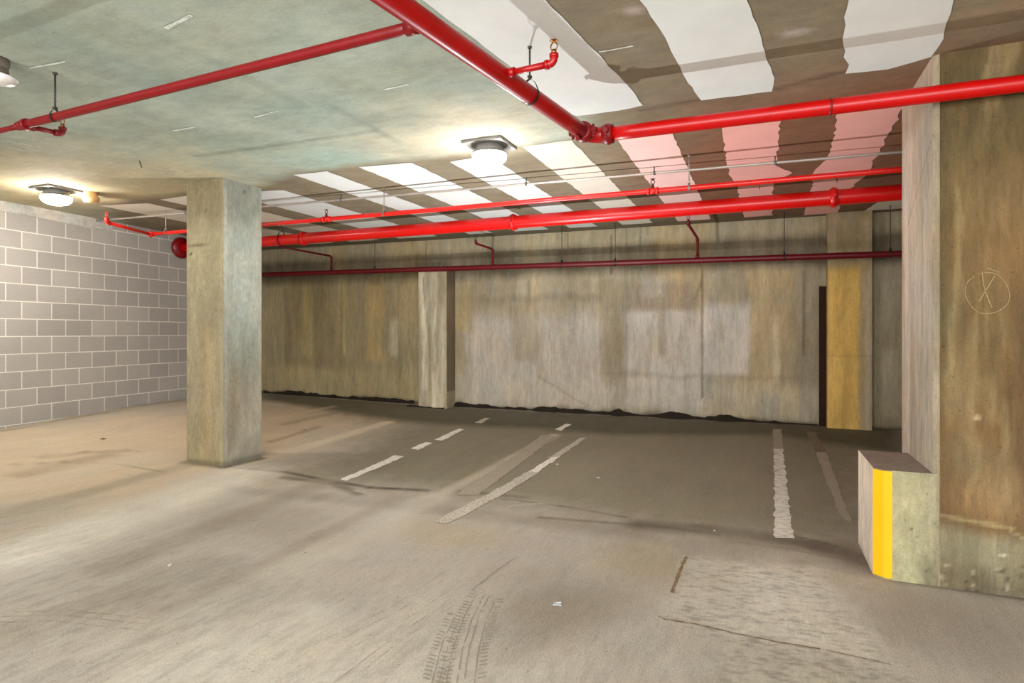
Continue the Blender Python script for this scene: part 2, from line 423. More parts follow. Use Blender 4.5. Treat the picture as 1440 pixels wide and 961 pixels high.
fx = np.concatenate([np.arange(X0,-6.2,.12), np.arange(-6.2,4.6,.02), np.arange(4.6,X1+.1,.12)])
fy = np.concatenate([np.arange(Y0,1.2,.12), np.arange(1.2,4.2,.014), np.arange(4.2,12.2,.03), np.arange(12.2,Y1,.12)])
floor = struct(grid('floor', (0,0,0), (1,0,0), (0,1,0), fx, fy, floor_paint, M['floor'], zfun=fz))

# ------------------------------------------------------------------ CEILING
def cxy(px, py): p = ceil_pt(px, py); return (p.x, p.y)
def ceil_paint(u, v, co):
    p = Paint(co[:,0], co[:,1], (152,160,146)); x, y = co[:,0], co[:,1]
    p.mul(.9+.2*fbm(x*.8, y*.5, 3))
    p.blob(cxy(150,270), 2.6,1.6,(190,176,142),.8, seed=3); p.blob(cxy(20,262), 2.5,1.6,(186,170,136),.6, seed=8)  # warm glow around the lamps, painted into the soffit colour
    p.blob(cxy(650,190), 1.2,.8,(196,182,154),.7, seed=5)
    for c, r, col, a in [((250,120),.5,(118,132,120),.4),((330,200),.5,(128,140,124),.5),((430,160),.5,(120,142,134),.45),((120,210),.7,(168,172,154),.5),
                         ((450,230),.6,(140,164,152),.5),((560,120),.5,(140,148,130),.4),((250,60),.5,(160,166,150),.5),((90,60),.5,(142,156,140),.4),((540,170),.4,(104,114,104),.35)]:
        p.blob(cxy(*c), r, r*.8, col, a, seed=int(c[0]))
    p.seg(cxy(275,220), cxy(420,200), .06, (108,120,108), .55, soft=.9, ns=.4); p.seg(cxy(420,200), cxy(530,184), .05, (104,114,106), .5, soft=.9)
    p.seg(cxy(190,35), cxy(430,150), .09, (116,128,116), .25, soft=.9)
    p.seg(cxy(470,150), cxy(560,200), .07, (104,120,112), .35, soft=.9)
    # brown slab beyond the diagonal main and around the painted bands
    brown = [cxy(600,-30), cxy(700,75), cxy(822,150), cxy(835,192), cxy(740,202), cxy(640,218), cxy(500,232), cxy(410,243), cxy(368,262), cxy(225,275), cxy(140,288),
             cxy(180,318), cxy(250,335), cxy(360,352), cxy(590,340), cxy(1225,300), cxy(1440,284), cxy(1700,200), cxy(1700,-80), cxy(900,-120)]
    p.poly(brown, (122,108,86), .93, soft=.10, rough=.05)
    p.poly([cxy(975,150),cxy(1310,78),cxy(1500,60),cxy(1400,300),cxy(960,318),cxy(900,240)], (124,80,58), .9, soft=.5)
    p.poly([cxy(360,345),cxy(590,330),cxy(1225,290),cxy(1225,301),cxy(590,340),cxy(360,354)], (86,82,58), .6, soft=.25)
    p.blob(cxy(1120,45), .12,.06,(172,160,150),.9, seed=31); p.blob(cxy(893,14), .07,.05,(170,156,150),.8, seed=32)
    p.blob(cxy(1400,15), .4,.1,(140,120,96),.6, seed=33)
    for (a, b_) in [((1190,100),(1090,125)),((985,141),(900,155))]: p.seg(cxy(*a), cxy(*b_), .04, (84,66,50), .7, soft=.8)
    p.mul(.93+.14*fbm(x*2.2, y*1.0, 55))
    return p
cx_ = np.concatenate([np.arange(X0,-6.5,.2), np.arange(-6.5,5.2,.04), np.arange(5.2,X1+.1,.2)])
cy_ = np.concatenate([np.arange(Y0,1.0,.2), np.arange(1.0,12.4,.04), np.arange(12.4,Y1,.2)])
ceiling = struct(grid('ceiling', (0,0,CEIL), (1,0,0), (0,1,0), cx_, cy_, ceil_paint, M['ceiling']))
bm = bmesh.new(); boxm(bm, ((X0+X1)/2,(Y0+Y1)/2,CEIL+.11), X1-X0, Y1-Y0, .2); sl = obj('slab', bm, M['ceiling'], ceiling)

# white roller-painted bands; red pipe bounce is tinted into the pink and rose
PW = [paint_mat('white_band_paint', (214,216,212), .22, (150,138,120), 5, (1,.3,1)),
      paint_mat('cream_band_paint', (214,206,190), .22, (140,126,104), 5, (1,.3,1)),
      paint_mat('pink_bounce_paint', (238,196,188), .22, (150,110,92), 5, (1,.3,1)),
      paint_mat('rose_bounce_paint', (238,172,162), .20, (140,92,72), 5, (1,.3,1))]
def band(left, right, mat, jit=.007):
    pts = [ceil_pt(*p, d=.004) for p in left]+[ceil_pt(*p, d=.004) for p in right[::-1]]
    bm = bmesh.new(); flat(bm, pts, jit, .08)
    return obj('painted_band', bm, mat, ceiling)
def fan(m0, m1, y0, y1, mat, endy=None):
    VX = 1070
    def xs(m, y): return VX-(HY-y)/m
    def end(m):
        y = 300.0
        for _ in range(30): y = (338-.0622*(xs(m,y)-590))-4
        return (xs(m,y), y)
    e0, e1 = end(m0), end(m1)
    mid = (xs((m0+m1)/2, (y0+y1)/2-1), (y0+y1)/2-1.2)
    band([(xs(m0,y0),y0), e0], [mid, (xs(m1,y1),y1), e1] if False else [(xs(m1,y1),y1), e1], mat)
band([(575,-12),(593,0),(660,48),(797,160)], [(754,-12),(767,0),(800,32),(882,120),(905,148),(870,156),(812,163)][0:5]+[(870,156),(812,163)], PW[0])
band([(893,-12),(900,0),(940,62),(965,110),(985,141)], [(1048,-12),(1052,0),(1070,55),(1083,95),(1089,110),(1087,128),(1040,135)], PW[0])
band([(1193,-12),(1192,0),(1186,45),(1187,80),(1193,92),(1190,104)], [(1345,-12),(1342,0),(1335,20),(1322,65),(1310,80),(1250,97)], PW[0])
fan(.192,.211,289,286,PW[1]); fan(.2215,.243,281,274,PW[1]); fan(.26,.298,272,267.5,PW[0]); fan(.338,.372,246,241,PW[0])
fan(.412,.487,235,229,PW[0]); fan(.548,.65,228,219,PW[0]); fan(.778,1.015,207,197,PW[1]); fan(1.34,2.25,190,183,PW[2])
band([(1014,178),(1015,187),(1026,247),(1036,258),(1046,306)], [(1100,162),(1097,173),(1092,233),(1113,243),(1087,258),(1086,303)], PW[3], .014)
band([(1182,150),(1178,163),(1167,217),(1145,242),(1142,262),(1131,303)], [(1275,135),(1270,152),(1253,183),(1237,212),(1217,247),(1200,262),(1184,280),(1178,299)], PW[3], .016)
band([(1240,281),(1215,297)], [(1320,268),(1300,291)], PW[1])
band([(1140,18),(1128,24)],[(1146,20),(1118,40)], PW[1], .0) if False else None
# chalk dashes
for a, b_, w in [((232,40),(270,22),.014),((40,96),(92,87),.010),((357,165),(378,160),.010),((379,159),(390,156),.008),((242,184),(274,179),.012),
                 ((5,198),(58,207),.008),((10,207),(34,212),.008),((200,238),(233,244),.010),((240,237),(258,241),.010),((195,247),(220,250),.008),
                 ((541,126),(575,119),.010),((843,73),(890,65),.010)]:
    p, q = ceil_pt(*a, d=.003), ceil_pt(*b_, d=.003); d = (q-p).normalized(); n = Vector((-d.y, d.x, 0))*w
    bm = bmesh.new(); flat(bm, [p-n*.6, q-n, q+n*.7, p+n], .003, .04); obj('chalk_mark', bm, M['chalk'], ceiling)

# ------------------------------------------------------------------ WALLS
def bwu(px): p = bw(px, 400); return (p.xy-CORNER).dot(BW_D)
def zz(px, py, off=0): return bw(px, py, off).z
def back_paint(u, v, co):
    z = co[:,2]; p = Paint(u, z, (152,140,116))
    p.mul(.82+.34*fbm(u*2.2, z*.35, 17)); p.mul(.88+.22*fbm(u*7, z*.6, 18)); oc = fbm(u*1.7, z*.25, 19); p.mix(np.clip((oc-.55)*4,0,1)*.55, (184,150,88)); p.mix(np.clip((.42-oc)*4,0,1)*.4,(124,112,84))
    R = lambda a,b_,t,bt,c,al,**k: p.rect(bwu(a), bwu(b_), zz((a+b_)/2,t), zz((a+b_)/2,bt), c, al, **k)
    R(366,590,384,560,(134,120,84),.6,su=.3,sv=.3,seed=1); R(400,470,395,520,(120,106,74),.5,seed=2); R(425,440,390,500,(168,148,96),.5,su=.1,seed=3)
    R(480,486,390,500,(176,160,110),.5,seed=4); R(515,540,390,510,(176,150,96),.5,su=.12,seed=6); R(550,560,450,500,(184,172,146),.6,su=.1,seed=7)
    R(370,590,518,560,(158,142,104),.6,sv=.15,seed=8); R(440,500,500,520,(128,112,82),.35,sv=.1,seed=9)
    R(642,700,400,440,(140,128,108),.5,su=.2,sv=.2,seed=11); R(655,860,445,575,(178,168,156),.75,su=.35,sv=.3,seed=12)
    R(720,755,430,510,(136,122,96),.5,su=.15,seed=13); R(640,850,415,425,(112,100,84),.45,sv=.08,seed=14); R(640,665,395,465,(160,142,98),.5,seed=15)
    R(846,880,395,545,(136,124,100),.6,su=.05,seed=16); R(878,990,437,575,(186,176,164),.7,su=.1,sv=.12,seed=19); R(880,975,400,436,(132,116,100),.6,sv=.08,seed=20)
    R(925,937,420,500,(142,130,108),.5,seed=21); R(988,1055,428,528,(190,182,172),.7,su=.08,sv=.15,seed=22); R(1012,1020,425,480,(150,138,118),.4,seed=23)
    R(1055,1120,385,560,(170,150,112),.6,su=.06,seed=24); R(1086,1096,440,540,(198,184,152),.6,seed=25); R(1096,1125,545,590,(190,166,120),.6,seed=26)
    R(1128,1156,380,595,(146,132,106),.7,su=.03,seed=27); R(1050,1120,375,410,(176,152,108),.4,seed=28); R(850,1120,527,533,(120,108,84),.35,sv=.06,seed=29)
    R(640,1150,535,585,(176,166,148),.45,sv=.2,seed=30); R(905,935,390,415,(176,166,150),.5,seed=34)
    R(1227,1300,400,600,(132,124,98),.6,seed=35); R(1240,1258,395,470,(162,154,132),.5,seed=36); R(1240,1262,490,590,(168,158,132),.5,seed=37)
    # top zone: big pipe's shadow and the lit strip above it, painted in
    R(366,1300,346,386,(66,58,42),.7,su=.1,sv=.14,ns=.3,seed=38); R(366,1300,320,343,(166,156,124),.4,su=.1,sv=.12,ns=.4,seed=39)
    for a, t, bt, c, al in [(880,378,560,(96,84,64),.5),(987,372,560,(108,96,76),.8),(1130,380,500,(96,82,60),.6),(480,380,500,(116,100,68),.5),(845,380,500,(110,98,76),.4),
                            (600,330,385,(60,54,42),.6),(860,330,385,(60,54,42),.6),(900,318,380,(60,54,42),.4),(560,390,540,(120,106,78),.4),(745,395,430,(104,92,72),.6)]:
        p.seg((bwu(a),zz(a,t)), (bwu(a),zz(a,bt)), .025, c, al, soft=.7, ns=.3)
    p.seg((bwu(758),zz(758,530)), (bwu(826),zz(826,572)), .03, (128,114,88), .5, soft=.8)
    p.seg((bwu(987),zz(987,395)), (bwu(978),zz(978,420)), .03, (104,90,70), .6, soft=.8)
    # black tide mark at the foot
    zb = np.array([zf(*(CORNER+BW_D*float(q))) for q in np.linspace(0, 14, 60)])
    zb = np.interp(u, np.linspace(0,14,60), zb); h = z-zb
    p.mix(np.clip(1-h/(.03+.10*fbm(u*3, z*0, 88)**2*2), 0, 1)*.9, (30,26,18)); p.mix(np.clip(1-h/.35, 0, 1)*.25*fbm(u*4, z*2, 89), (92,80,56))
    p.mul(.94+.12*fbm(u*14, z*2.2, 91))
    return p
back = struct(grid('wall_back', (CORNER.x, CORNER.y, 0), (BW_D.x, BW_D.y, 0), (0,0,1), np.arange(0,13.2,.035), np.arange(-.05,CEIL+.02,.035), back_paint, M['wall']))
# left block wall
LEN = 17.0
def blockwall(name, P, D, L, uoff=0.0, voff=0.0):
    bm = bmesh.new(); uvl = bm.loops.layers.uv.new('UVMap')
    vs = [bm.verts.new((P.x+D.x*a, P.y+D.y*a, z)) for a, z in ((0,-.3),(L,-.3),(L,CEIL+.02),(0,CEIL+.02))]
    f = bm.faces.new(vs)
    for lp, (a, z) in zip(f.loops, ((0,-.3),(L,-.3),(L,CEIL+.02),(0,CEIL+.02))): lp[uvl].uv = (a+uoff, z+voff)
    return struct(obj(name, bm, M['block'], loc=(P.x,P.y,0)))
u_j = (lw(72.75,380).xy-CORNER).dot(-LW_D)            # a joint of the row whose top course line is at 374/349 px
z_c = lw(0,473.5).z
voff = -(z_c - .2235*10)                              # course line -> multiple of the row height
left = blockwall('wall_left', CORNER, -LW_D, LEN, -(u_j)+.3735*10, voff+.2235*0)
# ragged mortar cap along its top
bm = bmesh.new(); prev = None
sA = [(-160,250,268),(0,283.5,296),(30,289,301),(60,294,307),(90,300,313),(110,303.5,317),(128,307,321),(133,309,318),(140,314.5,319),(146,313,321),(158,318,323)]
ring = []
for px, t, b_ in sA: ring.append((lw(px,t-1.5,.014), lw(px,b_,.014), lw(px,b_+1,.0)))
for A, B in zip(ring, ring[1:]):
    for i in range(2):
        bm.faces.new([bm.verts.new(q) for q in (A[i], B[i], B[i+1], A[i+1])])
obj('mortar_cap', bm, M['mortar_cap'], left)
# the room closes out of view
def plainwall(name, a, b_):
    a, b_ = Vector(a), Vector(b_); bm = bmesh.new()
    bm.faces.new([bm.verts.new(q) for q in ((a.x,a.y,-.4),(b_.x,b_.y,-.4),(b_.x,b_.y,CEIL+.02),(a.x,a.y,CEIL+.02))]); return struct(obj(name, bm, M['room'], loc=(a.x,a.y,0)))
M['room'] = concrete('room_concrete', (176,168,150))
LE = CORNER - LW_D*LEN; RE = CORNER + BW_D*13.0
plainwall('wall_right', (RE.x,RE.y), (RE.x,-4.4)); plainwall('wall_front', (RE.x,-4.4), (LE.x-1,-4.4))

# pilasters of the back wall
def prism(bm, base, z0, z1):
    lo = [bm.verts.new((p[0],p[1],z0 if not callable(z0) else z0(p))) for p in base]; hi = [bm.verts.new((p[0],p[1],z1)) for p in base]
    n = len(base)
    for i in range(n): bm.faces.new((lo[i], lo[(i+1)%n], hi[(i+1)%n], hi[i]))
    bm.faces.new(hi); bm.faces.new(lo[::-1]); return bm
def stain_shade_faces(name, quads, paintf, mat, parent=None, step=.03, loc=None):
    """several flat faces, each densely gridded, stained and shaded in its own (u metres, z)"""
    V = []; Fc = []; Cc = []; off = 0
    for k, (a, b_, z0, z1) in enumerate(quads):
        a, b_ = Vector(a), Vector(b_); L = (b_-a).length; nu = max(2,int(L/step)+1); nz = max(2,int((z1-z0)/step)+1)
        uu, vv = np.meshgrid(np.linspace(0,L,nu), np.linspace(z0,z1,nz), indexing='ij'); u = uu.ravel(); z = vv.ravel()
        V.append(np.c_[a.x+(b_.x-a.x)*u/L, a.y+(b_.y-a.y)*u/L, z]); p = Paint(u, z, (150,140,116)); paintf(k, p, L); Cc.append(p.c)
        i = np.arange((nu-1)*(nz-1)); q = (i//(nz-1))*nz+i%(nz-1)+off; Fc.append(np.c_[q, q+nz, q+nz+1, q+1]); off += len(u)
    V = np.vstack(V); Fc = np.vstack(Fc); Cc = np.vstack(Cc)
    org = np.array(loc if loc is not None else (V[:,0].mean(), V[:,1].mean(), V[:,2].min()))
    me = bpy.data.meshes.new(name); me.vertices.add(len(V)); me.vertices.foreach_set('co', (V-org).ravel())
    me.loops.add(Fc.size); me.loops.foreach_set('vertex_index', Fc.ravel()); me.polygons.add(len(Fc)); me.polygons.foreach_set('loop_start', np.arange(len(Fc))*4)
    me.update(calc_edges=True)
    at_ = me.color_attributes.new('StainShade','FLOAT_COLOR','POINT'); at_.data.foreach_set('color', np.c_[np.clip(Cc,0,1), np.ones(len(V))].ravel().astype(np.float32))
    me.materials.append(mat); o = bpy.data.objects.new(name, me); C.objects.link(o); o.location = Vector(org)
    if parent: o.parent = parent; o.location = Vector(org)-parent_world(parent)
    return o
# left pilaster: front face 590-628 px, return face 628-642 px
PD = .33
a = bw(588.5,400,PD).xy; b_ = bw(628,400,PD).xy; c = b_-BN*(PD+.02); d = a-BN*(PD+.02)
zb = min(zf(a.x,a.y), zf(b_.x,b_.y))-.06; ZT = at(610,381,hit(BW_P+BN*PD,BW_D,610)).z
def pil_paint(k, p, L):
    u, z = p.u, p.v
    if k == 1:
        p.mul(1+0*u); p.mix(np.ones(len(u))*.85, (170,158,134)); p.mul(.75+.5*fbm(u*9, z*.7, 7))
        m = fbm(u*10, z*.9, 13); p.mix(np.clip((m-.5)*5,0,1)*.7, (128,118,88)); p.mix(np.clip((.42-m)*6,0,1)*.7, (206,196,172))
        p.seg((L*.15, 2.4), (L*.45, 1.0), .02, (112,100,74), .5, soft=.6)
    else:
        p.mix(np.ones(len(u)), (122,108,88)); p.mul(.85+.3*fbm(u*6, z*.8, 9)); p.mix(np.clip((zb+.36-z)/.02,0,1)*.85, (166,154,130)); p.mix(np.clip((z-2.15)/.2,0,1)*.4, (40,34,26))  # shadow at the top of the return is painted into its colour
pl1 = stain_shade_faces('wall_pilaster', [(d,a,zb,ZT),(a,b_,zb,ZT),(b_,c,zb,ZT)], pil_paint, M['wall'])
pl1['kind'] = 'structure'
# right pilaster
PD2 = .14
a = bw(1163.5,400,PD2).xy; b_ = bw(1226.5,400,PD2).xy; c = b_-BN*(PD2+.02); d = a-BN*(PD2+.02)
zb2 = min(zf(a.x,a.y), zf(b_.x,b_.y))-.06
def pil2(k, p, L):
    u, z = p.u, p.v
    p.mix(np.ones(len(u)), (150,134,104)); p.rect(0, L*.72, -1, 2.35, (206,166,88), .95, su=.03, ns=.12, seed=3); p.rect(L*.72, L*.84, -1, 3, (168,146,104), .8, ns=.3, seed=4)
    p.rect(L*.85, L*.97, -1, 3, (176,160,134), .8, ns=.4, seed=6); p.rect(L*.35, L*.42, -1, 3, (166,132,76), .45, seed=8); p.rect(-1, L*.3, .3, 1.1, (214,172,96), .5, seed=9)
    p.rect(-1, L*2, 2.3, 2.85, (120,104,70), .4, sv=.15, seed=10)
    p.mul(.86+.28*fbm(u*16, z*.8, 23)); p.mul(.95+.1*fbm(u*30, z*6, 24)); p.mix(np.clip(1-np.abs(z-1.15)/.02,0,1)*.2,(110,84,50))
pl2 = stain_shade_faces('wall_pilaster', [(d,a,zb2,CEIL),(a,b_,zb2,CEIL),(b_,c,zb2,CEIL)], pil2, M['wall'])
pl2['kind'] = 'structure'
# rusty channel in the angle left of the right pilaster
a = bw(1152,400,.03).xy; b_ = bw(1165,400,.03).xy; t = BN*.05
bm = bmesh.new(); z1 = bw(1157,403).z
prism(bm, [a-t, b_-t, b_+t*.2, a+t*.2], min(zf(a.x,a.y),zf(b_.x,b_.y))-.02, z1)
tag(obj('drain_channel', bm, M['drain']), 'dark rust brown steel channel running up the back wall beside the ochre pilaster', 'channel')

# dirt ridge at the wall foot
bm = bmesh.new(); n = 260; prev = None; wasin = False
for i in range(n+1):
    u = bwu(372)+(bwu(1150)-bwu(372))*i/n; p = CORNER+BW_D*u
    k = fbm(np.array([u*2.5]), np.array([0.3]), 5, 4)[0]; k2 = fbm(np.array([u*9]), np.array([3.3]), 6, 3)[0]
    w = .02+.24*max(0,k-.3)*(.5+k2); h = .018+.20*max(0,k-.3)*(.3+k2)
    zb_ = zf(p.x,p.y)
    inp = bwu(586) < u < bwu(640)
    if inp != wasin: prev = None
    wasin = inp
    if inp: p = p+BN*(PD+.004); zb_ = zf(p.x,p.y); w *= .6; h *= .5
    sec = [Vector((*(p+BN*w), zb_-.005)), Vector((*(p+BN*w*.55), zb_+h*.55)), Vector((*(p+BN*.004), zb_+h))]
    sec = [bm.verts.new(s) for s in sec]
    if prev:
        for j in range(2): bm.faces.new((prev[j], sec[j], sec[j+1], prev[j+1]))
    prev = sec
tag(obj('dirt_ridge', bm, M['mud']), 'black crumbly dirt along the foot of the back wall', 'dirt', kind='stuff')

# ------------------------------------------------------------------ free-standing column
A_ = Vector((0,1)); B_ = Vector((-1,0))
c0 = ceil_pt(314,250).xy; Z1 = .5
# far corners from the sight columns 262.5 and 368 px
def along(P, D, px):
    r = Vector(cw((px-CX)/F,1.0)); s = cross2(P, r)/cross2(r, D); return P+D*s
BDIR = Vector((-math.cos(math.radians(1.5)), -math.sin(math.radians(1.5))))
cl = along(c0, BDIR, 262.7); cr = along(c0, A_, 367.7); cf = cl+(cr-c0)
zc = min(zf(*c0), zf(*cl), zf(*cr))-.05
def col_paint(k, p, L):
    u, z = p.u, p.v; zt = CEIL
    if k == 0:        # left face (cl->c0)
        p.mix(np.ones(len(u)), (142,131,104)); p.rect(0,L,1.9,2.7,(158,146,112),.5,sv=.4,seed=1); p.rect(0,L,2.65,3.2,(116,104,76),.6,sv=.2,seed=2)
        p.rect(0,L,.0,.5,(146,135,98),.5,sv=.2,seed=3); p.rect(L*.35,L*.7,.1,1.6,(158,136,98),.4,su=.1,seed=4)
        p.seg((0,2.42),(L,2.40),.008,(84,72,50),.7,soft=.7); p.seg((L*.97,0),(L*.97,3.1),.02,(176,166,132),.5,soft=.6)
        for q in ((.55,2.78),(.85,2.83),(.12,2.33)): p.blob((L*q[0],q[1]),.013,.02,(30,24,16),1,ns=0)
    elif k == 1:
        p.mix(np.ones(len(u)), (148,150,136)); p.rect(0,L,2.6,3.2,(116,118,106),.6,sv=.15,seed=5); p.rect(0,L,1.3,2.6,(156,160,148),.5,sv=.3,seed=6)
        p.rect(0,L,0,1.0,(160,150,132),.7,sv=.3,seed=7); p.rect(L*.15,L*.35,.2,1.1,(140,130,104),.5,seed=8); p.rect(L*.03,L*.10,0,3,(184,176,156),.5,su=.02,seed=9)
        p.rect(L*.3,L*.6,1.6,2.4,(172,176,164),.4,seed=10); p.rect(L*.8,L,.3,2.8,(166,160,142),.4,seed=11)
        for q in ((.2,2.8),(.5,2.74),(.55,3.02),(.85,2.82)): p.blob((L*q[0],q[1]),.02,.014,(70,68,58),.8,ns=.2)
        for q in range(5): p.seg((L*.38+.012*q,2.25-.14*q*.7),(L*.6,2.23-.14*q*.7),.014,(186,188,176),.35,soft=.8,ns=.6)
    p.mul(.88+.22*fbm(u*9, z*1.2, 33+k)); p.mul(.95+.1*fbm(u*30, z*6, 35))
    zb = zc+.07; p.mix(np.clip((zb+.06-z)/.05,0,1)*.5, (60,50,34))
column = stain_shade_faces('concrete_column', [(cl,c0,zc,CEIL),(c0,cr,zc,CEIL),(cr,cf,zc,CEIL),(cf,cl,zc,CEIL)], col_paint, M['column'], loc=(c0.x,c0.y,zc))
tag(column, 'square weathered concrete column standing alone between floor and ceiling', 'column')

# ------------------------------------------------------------------ right pier with its kerb block
q0 = ceil_pt(1311.5,79).xy; qf = along(q0, A_, 1268.5)           # left face near / far
q1 = ceil_pt(1322,77.5).xy; q1 = along(q0+Vector((.026,-.02)), Vector((1,0)), 1321.5)
qR = q1+Vector((1.25,.0)); qRb = Vector((qR.x, qf.y))
zp = min(zf(*q0), zf(*qR))-.06
def zpx(px, py, P): return at(px, py, hit(P, Vector((1,0)), px)).z
def pier_paint(k, p, L):
    u, z = p.u, p.v
    if k == 0:      # far -> near left face
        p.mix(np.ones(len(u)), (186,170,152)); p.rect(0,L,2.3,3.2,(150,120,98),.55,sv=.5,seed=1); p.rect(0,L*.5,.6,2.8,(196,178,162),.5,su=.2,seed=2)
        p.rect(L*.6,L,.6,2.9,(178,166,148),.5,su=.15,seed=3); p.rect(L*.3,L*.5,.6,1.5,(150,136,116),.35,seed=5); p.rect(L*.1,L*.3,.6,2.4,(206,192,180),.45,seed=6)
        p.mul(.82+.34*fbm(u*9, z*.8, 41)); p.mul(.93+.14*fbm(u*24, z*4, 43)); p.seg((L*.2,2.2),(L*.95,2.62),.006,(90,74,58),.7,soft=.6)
    elif k == 1:    # chamfer
        p.mix(np.ones(len(u)), (140,126,104)); p.mul(.85+.3*fbm(u*9, z*2, 44))
    elif k == 2:
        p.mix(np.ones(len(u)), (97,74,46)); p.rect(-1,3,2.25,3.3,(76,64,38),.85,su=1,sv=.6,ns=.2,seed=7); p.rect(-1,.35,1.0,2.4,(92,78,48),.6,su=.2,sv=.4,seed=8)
        p.rect(-1,3,-.5,.30,(132,124,98),.8,su=1,sv=.08,ns=.15,seed=10); p.blob((.25,.5),.3,.25,(128,104,72),.6); p.blob((.4,2.0),.3,.4,(124,96,60),.5,seed=14); p.blob((.12,.75),.12,.2,(104,94,66),.5,seed=15)
        m = fbm(u*10+2.5*fbm(u*3, z*1.2, 51), z*1.0, 52); p.mul(.8+.4*m); p.mix(np.clip((m-.62)*6,0,1)*.35,(150,130,94)); p.mul(.92+.16*fbm(u*30,z*5,53))
        p.seg((0,.395),(.35,.36),.018,(152,138,98),.55,soft=.8); p.seg((.33,.345),(.6,.22),.012,(156,144,106),.5,soft=.8)
        p.rect(-1,3,-.4,.10,(84,76,60),.75,su=1,sv=.12,ns=.6,seed=12,nu=9,nv=9)
        for _ in range(70): p.blob((random.uniform(0,1.2), abs(random.gauss(0,.10))-.03), random.uniform(.004,.02), random.uniform(.004,.02), random.choice([(48,42,32),(160,152,128),(60,52,40)]), .8, seed=_, nf=20)
        p.blob((.30,.20),.02,.008,(196,188,160),.9,ns=.2); p.blob((.55,.215),.016,.008,(176,168,140),.9,ns=.2); p.blob((.18,.98),.02,.015,(160,144,108),.8,seed=4)
pier = thing('concrete_pier', 'massive brown concrete pier at the right edge with a low yellow-edged block at its foot', 'pier', (q0.x,q0.y,zp))
sh = stain_shade_faces('shaft', [(qf,q0,zp,CEIL),(q0,q1,zp,CEIL),(q1,qR,zp,CEIL),(qR,qRb,zp,CEIL),(qRb,qf,zp,CEIL)], pier_paint, M['pier'], pier, step=.016)
# scratched ring and cross
def fr(px, py, off=.004):                 # on the pier's front face
    p = at(px, py, hit(q1+Vector((0,-off)), Vector((1,0)), px)); return p
def ribbon(bm, pts, w):
    pr = None
    for i, p in enumerate(pts):
        t = (pts[min(i+1,len(pts)-1)]-pts[max(i-1,0)]).normalized(); n = Vector((-t.z,0,t.x))*w*(.6+.8*random.random())/2
        v = (bm.verts.new(p+n), bm.verts.new(p-n))
        if pr: bm.faces.new((pr[0], v[0], v[1], pr[1]))
        pr = v
bm = bmesh.new()
ribbon(bm, [fr(1388.5+31*math.cos(t)+1.5*math.sin(3*t), 412.5+29*math.sin(t)) for t in np.linspace(-2.0,4.1,50)], .0035)
for ln in [[(1381,382),(1383,400),(1386,411),(1391,424),(1395,433)],[(1399,388),(1391,401),(1384,412),(1377,424)],[(1388,377),(1396,380),(1405,383)]]:
    ribbon(bm, [fr(*q) for q in ln], .0045)
obj('scratched_ring', bm, M['scratch'], pier)['label'] = 'faint scratched circle with a cross in it'
# kerb block at the pier's foot (chamfered, yellow nosing)
zt = CAMZ-.834
nl = lvl(1228,658,-.834).xy; nl2 = along(nl+Vector((.05,-.05)), Vector((1,0)), 1239); nl2 = Vector((nl.x+.05, nl.y-.05))
fl = Vector((nl.x, lvl(1207,619,-.834).y)); fl = along(nl, A_, 1207)
ye = along(nl2, Vector((1,0)), 1254.5)
nr = Vector((q1.x+.004, nl2.y)); fr_ = Vector((q1.x+.004, fl.y))
zk = min(zf(*nl), zf(*fl), zf(*nr))-.06
def kerb_paint(k, p, L):
    u, z = p.u, p.v
    if k == 0: p.mix(np.ones(len(u)), (232,216,198)); p.mul(.86+.28*fbm(u*6, z*2, 61)); p.mix(np.clip((.02-z)/.1,0,1)*.5,(120,104,86))
    else:
        p.mix(np.ones(len(u)), (146,140,108)); p.mul(.82+.36*fbm(u*9, z*9, 62)); p.rect(L*.55,L*1.2,-1,1,(128,120,94),.5,su=.1,seed=5)
        p.rect(L*.75,L*.95,.1,.62,(158,150,124),.5,seed=6); p.rect(L*.6,2,-1,.12,(84,78,60),.7,sv=.1,ns=.6,seed=8,nu=9,nv=9); p.blob((L*.42,.30),.012,.008,(50,44,34),1,ns=.2)
        for _ in range(18): p.blob((random.uniform(0,L),random.uniform(-.02,.5)),.006,.005,(72,66,50),.8,seed=_)
        p.seg((L*.9,.02),(L*.93,.62),.012,(110,98,72),.5,soft=.7,ns=.4)
kb = stain_shade_faces('kerb_block', [(fl,nl,zk,zt),(ye,nr,zk,zt)], kerb_paint, M['column'], pier, step=.014)
bm = bmesh.new()   # top slab
for tri in ([fl,nl,nl2,nr,fr_],): bm.faces.new([bm.verts.new((q.x,q.y,zt)) for q in tri])
for a, b_ in ((fr_,fl),): bm.faces.new([bm.verts.new(q) for q in ((a.x,a.y,zk),(b_.x,b_.y,zk),(b_.x,b_.y,zt),(a.x,a.y,zt))])
M['kerbtop'] = concrete('kerb_top', (128,114,104), bump=.3)
obj('kerb_top', bm, M['kerbtop'], kb)
bm = bmesh.new()
M['yellow_l'] = paint_mat('yellow_nosing_paint', (244,172,0), .27, (120,90,20), 30)
zy = zf(*nl2)+.012
e1 = Vector((-.003,-.003)); pts = [nl+e1, nl2+e1, ye+Vector((0,-.003))]
for a, b_ in zip(pts, pts[1:]): bm.faces.new([bm.verts.new(q) for q in ((a.x,a.y,zy),(b_.x,b_.y,zy),(b_.x,b_.y,zt-.006),(a.x,a.y,zt-.006))])
obj('nosing', bm, M['yellow_l'], kb)['label'] = 'bright yellow painted edge'
bm = bmesh.new()
for a, b_ in ((nl,nl2),(nl2,ye)): bm.faces.new([bm.verts.new(q) for q in ((a.x,a.y,zk),(b_.x,b_.y,zk),(b_.x,b_.y,zt),(a.x,a.y,zt))])
obj('edge_strip', bm, concrete('edge_concrete', (140,128,84)), kb)

